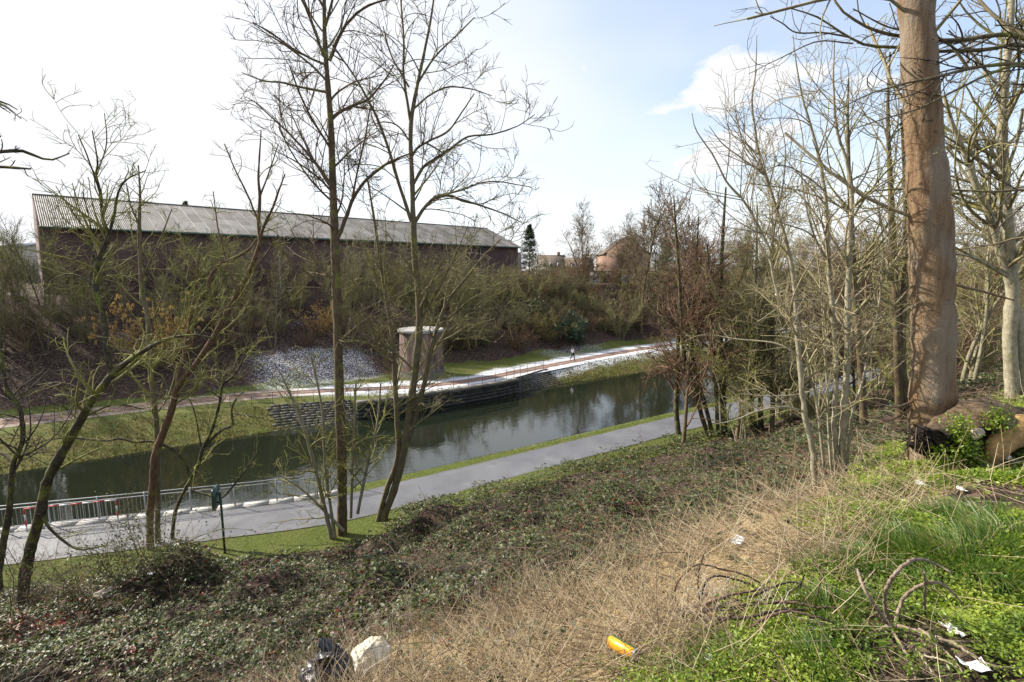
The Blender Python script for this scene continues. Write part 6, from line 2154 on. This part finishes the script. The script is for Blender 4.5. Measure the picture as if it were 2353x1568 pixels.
def dead_branch():
    p0, Y = hit(2045, 1450)
    root = thing('dead_branch', 'grey dead branch with arching twigs lying in the grass at lower right', 'branch', p0)
    m = bark('dead_branch_bark', (0.12, 0.085, 0.06), (0.34, 0.27, 0.21), 0.05, scale=6, streak=1, bump=0.6)
    k = QK / F_PX
    tw = [[(2102, 1478, 4.5), (2080, 1463, 4.5), (2052, 1448, 4.5), (2030, 1421, 4.5), (2005, 1383, 4.2), (1985, 1351, 3.8), (1974, 1320, 3.2), (1970, 1308, 2.6)],
          [(2042, 1450, 4), (2038, 1425, 4.2), (2034, 1395, 4.4), (2036, 1356, 4.4), (2055, 1321, 4.2), (2085, 1293, 4), (2115, 1285, 3.6), (2150, 1296, 3), (2190, 1318, 2)],
          [(2055, 1442, 4), (2065, 1401, 4.2), (2082, 1368, 4.2), (2115, 1346, 4), (2150, 1337, 3.6), (2185, 1358, 2.8), (2215, 1391, 1.8)],
          [(2127, 1462, 4), (2126, 1430, 3.6), (2125, 1401, 3.4), (2126, 1360, 3.2), (2123, 1316, 2.6)]]
    for pl in tw:
        Yb = Y
        pts = np.array([(*(at(a, b, Yb + 0.10 * math.sin(i * 1.1)) - p0), r * k * Yb) for i, (a, b, r) in enumerate(pl)])
        q = resample(pts, len(pl) * 6, 0.22, 3)
        MB().tubes(q[:, :3], q[:, 3], 8, cap=True).build('twig', m, root, True)
    ly = [([(2045, 1452), (2015, 1463), (1978, 1481), (1925, 1501), (1860, 1522)], 8, 3), ([(2000, 1474), (1972, 1504), (1954, 1546), (1948, 1575)], 4.5, 3.5), ([(2050, 1466), (2072, 1501), (2090, 1538), (2102, 1575)], 4.5, 3.5),
          ([(2062, 1452), (2127, 1471), (2190, 1493), (2240, 1526), (2285, 1548), (2360, 1550)], 6.5, 5), ([(2110, 1459), (2150, 1482), (2215, 1489), (2330, 1481)], 4.5, 3), ([(2130, 1480), (2180, 1520), (2200, 1545), (2210, 1562)], 4, 2.5)]
    for pl, ra, rb in ly:
        g = ground_pts(pl, 0.03)
        n = len(g)
        rr = np.linspace(ra, rb, n) * k * g[:, 3] * 0.8
        q = resample(np.c_[g[:, :3] - p0, rr], n * 5, 0.2, 4)
        MB().tubes(q[:, :3], q[:, 3], 8, cap=True).build('limb', m, root, True)


dead_branch()


def brushwood():
    g = np.random.default_rng(31)
    mats = [bark('cut_stem_a', (0.045, 0.028, 0.022), (0.15, 0.095, 0.075), 0.0, scale=7, streak=1), bark('cut_stem_b', (0.02, 0.015, 0.014), (0.075, 0.052, 0.045), 0.0, scale=7, streak=1)]
    lab = 'dark cut stem lying in the brushwood heap between the straw and the green grass'
    lines = [[(1530, 1408), (1600, 1420), (1680, 1405), (1760, 1378), (1850, 1335)], [(1540, 1420), (1640, 1440), (1740, 1425), (1850, 1395)], [(1575, 1450), (1660, 1465), (1720, 1440), (1790, 1400)],
             [(1600, 1435), (1700, 1452), (1800, 1432), (1870, 1418)], [(1580, 1465), (1640, 1468), (1690, 1440), (1730, 1390)], [(1620, 1400), (1700, 1385), (1780, 1350), (1845, 1328)],
             [(1700, 1425), (1790, 1412), (1880, 1425), (1950, 1418)], [(1640, 1412), (1730, 1402), (1820, 1372), (1880, 1385)], [(1720, 1465), (1800, 1455), (1870, 1470), (1930, 1462)], [(1560, 1432), (1650, 1425), (1750, 1408), (1830, 1360)]]
    for i, pl in enumerate(lines):
        gp = ground_pts(pl, 0.0)
        n = len(gp)
        z = np.sin(np.linspace(0, math.pi, n)) * g.uniform(0.02, 0.09) + g.uniform(0.01, 0.06)
        gp[:, 2] += z
        rr = np.linspace(1, 0.5, n) * g.uniform(0.0045, 0.010)
        q = resample(np.c_[gp[:, :3] - gp[0, :3], rr], n * 7, 0.35, i)
        o = MB().tubes(q[:, :3], q[:, 3], 7, cap=True).build('cut_stem', mats[i % 2], None, True, gp[0, :3])
        tag(o, lab, 'stem', 'stems in the brushwood heap')
    # arched whips above the heap
    for i, (pl, l2) in enumerate([([(1559, 1405, 2.2), (1552, 1350, 2.4), (1580, 1312, 2.6), (1610, 1296, 2.6), (1660, 1308, 2.6), (1720, 1325, 2.4), (1770, 1355, 2)], 'tallest dark arched whip over the left of the brushwood heap'),
                                  ([(1612, 1380, 3), (1618, 1345, 3.4), (1640, 1325, 3.4), (1680, 1328, 3.2), (1740, 1350, 3)], 'thicker short arched whip inside the brushwood heap'),
                                  ([(1606, 1380, 2.4), (1604, 1330, 2.6), (1608, 1300, 2.6), (1618, 1272, 2)], 'upright broken stick standing at the left of the brushwood heap'),
                                  ([(1720, 1415, 2.4), (1718, 1440, 2.6), (1722, 1465, 2.8), (1760, 1478, 2.6)], 'black curved whip at the front of the brushwood heap'),
                                  ([(1872, 1385, 3), (1880, 1360, 3.2), (1888, 1326, 3.2)], 'short upright cut stick at the right of the brushwood heap'),
                                  ([(1765, 1395, 2), (1805, 1370, 2.2), (1840, 1340, 2.4), (1848, 1320, 2.4), (1838, 1352, 2)], 'bent dark whip at the right of the brushwood heap')]):
        b0, Yb = hit(pl[0][0], pl[0][1] + 8)
        k = QK / F_PX * Yb
        pts = np.array([(*(at(a, b, Yb) - b0), r * k * 0.75) for a, b, r in pl])
        q = resample(pts, len(pl) * 6, 0.3, 40 + i)
        o = MB().tubes(q[:, :3], q[:, 3], 7, cap=True).build('whip', mats[i % 2], None, True, b0)
        tag(o, l2, 'stick')
    # bleached root tangle
    b0, Yb = hit(1660, 1385)
    n = 70
    po = np.c_[g.normal(0, 0.08, n), g.normal(0, 0.06, n), g.uniform(0, 0.03, n)]
    P, Rr = grow(g, po, g.normal(0, 1, (n, 3)) * [1, 1, .7] + [0, 0, .6], g.uniform(0.08, 0.22, n), np.full(n, 0.0022), 9, 0.35, -0.06, 0.5)
    o = MB().tubes(P, Rr, 3).build('root_tangle', plain('bleached_root', (0.5, 0.46, 0.40), (0.36, 0.33, 0.28), 30, 0.8), None, True, b0)
    tag(o, 'bleached pale tangle of dead roots in the middle of the brushwood heap', 'roots')
    b0, Yb = hit(1800, 1405)
    o = MB().tubes(P * 0.8, Rr, 3).build('root_tangle', bpy.data.materials['bleached_root'], None, True, b0)
    tag(o, 'grey tangle of dead roots at the right end of the brushwood heap', 'roots')
    # single sticks lying in the grass
    for i, (pl, r, l2) in enumerate([([(1895, 1265), (1945, 1250), (2010, 1220)], 0.009, 'long pale stick lying between straw and green herbs'), ([(2190, 1225), (2240, 1216), (2290, 1203)], 0.010, 'thick pale stick lying beside the grass below the log'),
                                     ([(1735, 1562), (1790, 1535), (1830, 1505)], 0.010, 'dark stick at the bottom edge left of the dead branch'), ([(2105, 1505), (2120, 1530), (2140, 1560)], 0.005, 'thin dry stalk below the dead branch'),
                                     ([(2115, 1520), (2160, 1530), (2200, 1550)], 0.005, 'thin tan stalk beside the bottom white scraps'), ([(2235, 1445), (2290, 1435), (2350, 1428)], 0.006, 'thin dark stick right of the dead branch')]):
        gp = ground_pts(pl, 0.03)
        q = resample(np.c_[gp[:, :3] - gp[0, :3], np.linspace(1, .6, len(pl)) * r], 20, 0.3, 60 + i)
        o = MB().tubes(q[:, :3], q[:, 3], 7, cap=True).build('stick', mats[1] if 'dark' in l2 else M['bark_birch'], None, True, gp[0, :3])
        tag(o, l2, 'stick')


brushwood()


# ---------------------------------------------------------------- litter
def sphere(sub=4):
    bm = bmesh.new()
    bmesh.ops.create_icosphere(bm, subdivisions=sub, radius=1)
    V = np.array([v.co[:] for v in bm.verts])
    F_ = np.array([[v.index for v in f.verts] for f in bm.faces])
    bm.free()
    return V, F_


def crumple(V, amp, f, seed):
    n = np.abs(fbm(V[:, 0] * f + V[:, 2] * f * .6, V[:, 1] * f - V[:, 2] * f * .7, seed)) + 0.5 * np.abs(fbm(V[:, 0] * f * 2.3 - V[:, 2] * f, V[:, 1] * f * 2.3 + 5, seed + 3))
    d = V / (np.linalg.norm(V, axis=1, keepdims=True) + 1e-9)
    return V + d * (amp * (0.35 - n))[:, None]


def bags():
    _, Y = hit(835, 1562)
    Y -= 0.16
    V, F_ = sphere(5)
    # cream sack: a long bulging bag lying up the slope to the right
    a, b_ = at(800, 1570, Y), at(872, 1490, Y + 0.35)
    ax = b_ - a
    Ln = np.linalg.norm(ax)
    ax /= Ln
    sd = np.cross(ax, UP)
    sd /= np.linalg.norm(sd)
    nn = np.cross(sd, ax)
    W = V.copy()
    W[:, 0] = np.sign(W[:, 0]) * np.abs(W[:, 0]) ** 0.75
    w = 0.78 + 0.34 * (W[:, 0] * 0.5 + 0.5)
    L3 = np.c_[W[:, 0] * Ln * 0.62, W[:, 1] * 0.042 * Y * w, W[:, 2] * 0.04 * Y * w]
    L3 = crumple(L3, 0.045, 9, 5)
    L3 = crumple(L3, 0.02, 22, 15)
    wv = L3[:, :1] * ax + L3[:, 1:2] * sd + L3[:, 2:] * nn
    m, nt, bs = new_mat('cream_plastic')
    t = NT(nt)
    n = t.noise(t.coord('Object'), 9, 5)
    nt.links.new(t.ramp(n, [(0.3, (0.52, 0.45, 0.31)), (0.6, (0.68, 0.63, 0.51)), (0.8, (0.72, 0.70, 0.63))]), bs.inputs['Base Color'])
    bs.inputs['Roughness'].default_value = 0.42
    c = (a + b_) / 2
    root = thing('plastic_sack', 'crumpled cream plastic sack lying in the straw at the bottom edge', 'sack', c)
    MB().add(wv, F_).build('bag_body', m, root, True)
    # black bag beside it
    c = at(752, 1556, Y - 0.12)
    L3 = V * np.array([0.05, 0.043, 0.043]) * Y
    L3 = crumple(crumple(L3, 0.10, 8, 41), 0.025, 16, 45)
    m2, nt, bs = new_mat('black_plastic')
    bs.inputs['Base Color'].default_value = (0.03, 0.033, 0.042, 1)
    bs.inputs['Roughness'].default_value = 0.42
    root = thing('refuse_bag', 'torn black refuse bag with a knotted top beside the cream sack', 'bag', c)
    MB().add(L3, F_).build('bag_body', m2, root, True)
    g = np.random.default_rng(3)
    nfl = 26
    an = g.random(nfl) * 6.28
    fl = MB()
    for q in range(9):
        an = g.random() * 6.28
        S = 7
        u = np.linspace(0, 1, S)
        cen = np.c_[np.cos(an) * u * 0.10, np.sin(an) * u * 0.10, 0.10 + u * 0.10 + 0.02 * g.normal(0, 1, S)]
        sd_ = np.array([-math.sin(an), math.cos(an), 0.3])
        G = np.stack([cen - sd_ * (0.01 + 0.05 * u)[:, None], cen + sd_ * (0.01 + 0.05 * u)[:, None]], 1)
        fl.sheet(lumps(G, 0.02, 15, q))
    fl.build('knot', m2, root, True)
    # pale film sticking out of the black bag
    S = 12
    u = np.linspace(0, 1, S)
    c2 = at(762, 1505, Y)
    G = np.stack([np.stack([RIGHT * ((v - .5) * 0.055 * (1.2 - a_) + 0.05 * a_) + UP * (a_ * 0.15 - 0.06) for v in np.linspace(0, 1, 6)]) for a_ in u])
    o = MB().sheet(lumps(G, 0.018, 18, 4)).build('plastic_film', plain('pale_film', (0.62, 0.66, 0.72), (0.48, 0.53, 0.60), 12, 0.3), None, True, c2)
    md = o.modifiers.new('thick', 'SOLIDIFY')
    md.thickness = 0.003
    tag(o, 'pale bluish plastic film poking up out of the black refuse bag', 'plastic')


bags()


def drink_can():
    p, Y = hit(1432, 1512)
    p = p + np.array([0, 0, 0.055])
    ax = RIGHT * 0.62 - FWD * 0.78 + UP * 0.12
    ax /= np.linalg.norm(ax)
    root = thing('drink_can', 'orange and white drink can lying on its side in the straw', 'can', p)
    root.rotation_euler = Vector(ax).to_track_quat('Z', 'Y').to_euler()
    n = 40
    a = np.linspace(0, 2 * math.pi, n + 1)

    def lathe(prof, name, mat):
        prof = np.array(prof)
        G = np.stack([prof[:, None, 0] * np.cos(a), prof[:, None, 0] * np.sin(a), np.repeat(prof[:, None, 1], n + 1, 1)], -1)
        return MB().sheet(G).build(name, mat, root, True)
    m, nt, b = new_mat('can_print')
    t = NT(nt)
    tc = t.N.new('ShaderNodeTexCoord')
    sp = t.N.new('ShaderNodeSeparateXYZ')
    t.L.new(tc.outputs['Object'], sp.inputs[0])
    ang = t.math('ARCTAN2', sp.outputs[1], sp.outputs[0])
    c = t.ramp(t.step(ang, -3.1, 3.1), [(0, (0.80, 0.36, 0.02)), (0.30, (0.85, 0.42, 0.03)), (0.42, (0.82, 0.80, 0.76)), (0.50, (0.85, 0.42, 0.03)), (0.66, (0.05, 0.11, 0.03)), (0.80, (0.06, 0.13, 0.04)), (0.86, (0.80, 0.36, 0.02))], 'CONSTANT')
    nt.links.new(c, b.inputs['Base Color'])
    b.inputs['Roughness'].default_value = 0.3
    b.inputs['Metallic'].default_value = 0.3
    lathe([(0.026, -0.085), (0.033, -0.074), (0.033, 0.062), (0.030, 0.072)], 'can_wall', m)
    al = plain('can_aluminium', (0.75, 0.76, 0.78), (0.6, 0.61, 0.63), 20, 0.28, 0.8)
    lathe([(0.030, 0.072), (0.0265, 0.080), (0.0265, 0.083), (0.0245, 0.083), (0.0235, 0.078), (0.0, 0.078)], 'can_end', al)
    lathe([(0.0, -0.080), (0.022, -0.083), (0.026, -0.085)], 'can_base', al)


drink_can()


def scraps():
    wm = plain('white_paper', (0.78, 0.78, 0.77), (0.62, 0.62, 0.62), 10, 0.6)
    bm = plain('blue_paper', (0.12, 0.22, 0.5), (0.5, 0.5, 0.55), 10, 0.5)
    items = [(2122, 1122, 0.10, wm, 'torn white paper below the thick tan trunk'), (1922, 1143, 0.06, wm, 'white scrap at the foot of the birch clump'), (2195, 1468, 0.07, wm, 'crumpled white paper right of the dead branch'),
             (2172, 1450, 0.05, wm, 'small white strip just left of the crumpled paper'), (2222, 1427, 0.05, wm, 'white folded scrap behind the crumpled paper'), (2275, 1467, 0.045, wm, 'small white piece right of the crumpled paper'),
             (2310, 1452, 0.05, wm, 'white scrap with dark edge near the right border'), (2235, 1546, 0.09, wm, 'long white plastic strip at the bottom right'), (1630, 1525, 0.045, wm, 'small white scrap at the edge of the herbs by the can'),
             (1863, 1452, 0.04, bm, 'small blue and white wrapper behind the dead branch'), (2195, 1434, 0.03, bm, 'tiny blue scrap behind the crumpled paper'), (1695, 1255, 0.10, wm, 'pale rag in the straw above the brushwood heap'),
             (1440, 1490, 0.0, wm, ''), (350, 1337, 0.16, wm, 'pale blue-white plastic scrap caught in the bramble mound'), (2330, 1068, 0.12, wm, 'grey plastic lying under the rotten log'), (2208, 1133, 0.06, wm, 'greyish scrap among the herbs below the log')]
    g = np.random.default_rng(91)
    for (qx, qy, r, m, lab) in items:
        if r == 0:
            continue
        p, Y = hit(qx, qy)
        p = p + np.array([0, 0, 0.03 if Y < 6 else 0.25])
        S = 9
        u, v = np.meshgrid(np.linspace(-1, 1, S), np.linspace(-0.6, 0.6, S), indexing='ij')
        a = g.random() * 3
        r = r * 0.55
        G = np.stack([(u * math.cos(a) - v * math.sin(a)) * r, (u * math.sin(a) + v * math.cos(a)) * r, 0 * u + r * 0.35 * np.abs(u) ** 1.5], -1)
        G = lumps(G, r * 0.30, 1.6 / r, int(g.integers(100)))
        o = MB().sheet(G[:, ::-1]).build('paper_scrap', m, None, False, p)
        md = o.modifiers.new('thick', 'SOLIDIFY')
        md.thickness = 0.002
        tag(o, lab, 'litter', 'scraps of litter')


scraps()
# dry board in the brambles at the left
p, Y = hit(238, 1388)
S = 9
u, v = np.meshgrid(np.linspace(-1, 1, S), np.linspace(-1, 1, S), indexing='ij')
G = np.stack([u * 0.20, v * 0.10, 0.25 + 0.05 * u * v + 0.10 * (v + 1) * 0.5], -1)
G = lumps(G, 0.02, 6, 3)
o = MB().sheet(G[:, ::-1]).build('cardboard_piece', plain('grey_cardboard', (0.34, 0.29, 0.24), (0.26, 0.22, 0.18), 9, 0.9), None, False, p)
md = o.modifiers.new('thick', 'SOLIDIFY')
md.thickness = 0.006
tag(o, 'grey-brown piece of cardboard caught in the brambles at lower left', 'cardboard')


# ---------------------------------------------------------------- the person on the towpath
def person():
    p, Y = hit(1316, 829)
    z = max(float(zfun(p[0], p[1])), 0.0) + 0.03
    root = thing('person', 'person with long dark hair, grey jumper and dark trousers walking along the towpath', 'person', (p[0], p[1], z), -HEAD - R(62))
    # local: +y is the walking direction (to the right and away from the camera), +x is the person's right
    H = 1.68

    def skin(name, verts, edges, radii, mat, rootv=0, sub=2):
        me = bpy.data.meshes.new(name)
        me.from_pydata(verts, edges, [])
        o = link(name, me, root)
        md = o.modifiers.new('skin', 'SKIN')
        for sv, r in zip(me.skin_vertices[0].data, radii):
            sv.radius = r if hasattr(r, '__len__') else (r, r)
        me.skin_vertices[0].data[rootv].use_root = True
        s2 = o.modifiers.new('sub', 'SUBSURF')
        s2.levels = sub
        s2.render_levels = sub
        me.materials.append(mat)
        return o
    skin_m = plain('skin', (0.45, 0.27, 0.19), (0.40, 0.24, 0.17), 6, 0.5)
    jumper = plain('grey_jumper', (0.50, 0.50, 0.56), (0.42, 0.42, 0.48), 20, 0.9)
    trous = plain('navy_trousers', (0.018, 0.022, 0.045), (0.012, 0.014, 0.03), 20, 0.8)
    shoe = plain('black_shoe', (0.015, 0.015, 0.018), None, 10, 0.5)
    hair = plain('dark_hair', (0.045, 0.02, 0.015), (0.025, 0.012, 0.01), 40, 0.45)
    # body: pelvis, spine, neck, head, arms with hands, legs with feet (mid stride)
    V = [(0, 0, 0.93), (0, 0.0, 1.10), (0, 0.01, 1.27), (0, 0.015, 1.40), (0, 0.025, 1.47), (0, 0.045, 1.555), (0, 0.05, 1.63),
         (0.165, 0.015, 1.365), (0.215, -0.06, 1.13), (0.20, 0.10, 0.98), (0.195, 0.17, 0.96),       # right arm bent, hand forward
         (-0.165, 0.015, 1.365), (-0.235, -0.10, 1.15), (-0.20, 0.04, 1.00), (-0.185, 0.11, 1.01),   # left arm bent
         (0.085, 0.01, 0.88), (0.09, 0.16, 0.48), (0.09, 0.17, 0.10), (0.09, 0.29, 0.035),           # right leg forward
         (-0.085, 0.0, 0.88), (-0.085, -0.08, 0.48), (-0.08, -0.34, 0.17), (-0.08, -0.31, 0.05)]      # left leg trailing, heel up
    E_ = [(0, 1), (1, 2), (2, 3), (3, 4), (4, 5), (5, 6), (3, 7), (7, 8), (8, 9), (9, 10), (3, 11), (11, 12), (12, 13), (13, 14), (0, 15), (15, 16), (16, 17), (17, 18), (0, 19), (19, 20), (20, 21), (21, 22)]
    Rd = [(0.145, 0.105), (0.12, 0.095), (0.14, 0.105), (0.12, 0.085), 0.05, (0.075, 0.09), (0.07, 0.085), 0.052, 0.042, 0.033, (0.038, 0.022), 0.052, 0.042, 0.033, (0.038, 0.022), 0.085, 0.058, 0.042, 0.035, 0.085, 0.058, 0.042, 0.035]
    skin('body', V, E_, Rd, skin_m)
    g = 0.014
    vj = [V[i] for i in (0, 1, 2, 3, 7, 8, 9, 11, 12, 13)]
    vj[0] = (0, 0, 0.99)
    skin('jumper', vj, [(0, 1), (1, 2), (2, 3), (3, 4), (4, 5), (5, 6), (3, 7), (7, 8), (8, 9)], [(0.165, 0.125), (0.15, 0.12), (0.165, 0.13), (0.13, 0.10), 0.072, 0.060, 0.048, 0.072, 0.060, 0.048], jumper)
    vt = [V[i] for i in (0, 15, 16, 17, 19, 20, 21)]
    skin('trousers', vt, [(0, 1), (1, 2), (2, 3), (0, 4), (4, 5), (5, 6)], [(0.155, 0.12), 0.10, 0.072, 0.058, 0.10, 0.072, 0.058], trous)
    for (a, b_) in (((0.09, 0.15, 0.05), (0.09, 0.33, 0.035)), ((-0.08, -0.37, 0.16), (-0.08, -0.29, 0.025))):
        skin('shoe', [a, b_], [(0, 1)], [0.05, 0.04], shoe)
    skin('hair', [(0, 0.045, 1.655), (0, -0.01, 1.62), (0, -0.06, 1.52), (0, -0.10, 1.38), (0, -0.115, 1.22)], [(0, 1), (1, 2), (2, 3), (3, 4)], [(0.082, 0.082), (0.088, 0.09), (0.085, 0.06), (0.075, 0.045), (0.045, 0.025)], hair)
    # small pale blue phone held in front
    ph = MB().box((0, 0, 0), (0.075, 0.012, 0.15)).build('phone', plain('phone_blue', (0.25, 0.5, 0.65), None, 5, 0.3), None, False)
    mw = root.matrix_basis
    ph.rotation_euler = (R(-20), R(15), -HEAD - R(62))
    cz, sz = math.cos(-HEAD - R(62)), math.sin(-HEAD - R(62))
    lx, ly = 0.20, 0.215
    ph.location = (p[0] + cz * lx - sz * ly, p[1] + sz * lx + cz * ly, z + 1.02)
    tag(ph, 'small pale blue phone held by the walking person', 'phone')


person()
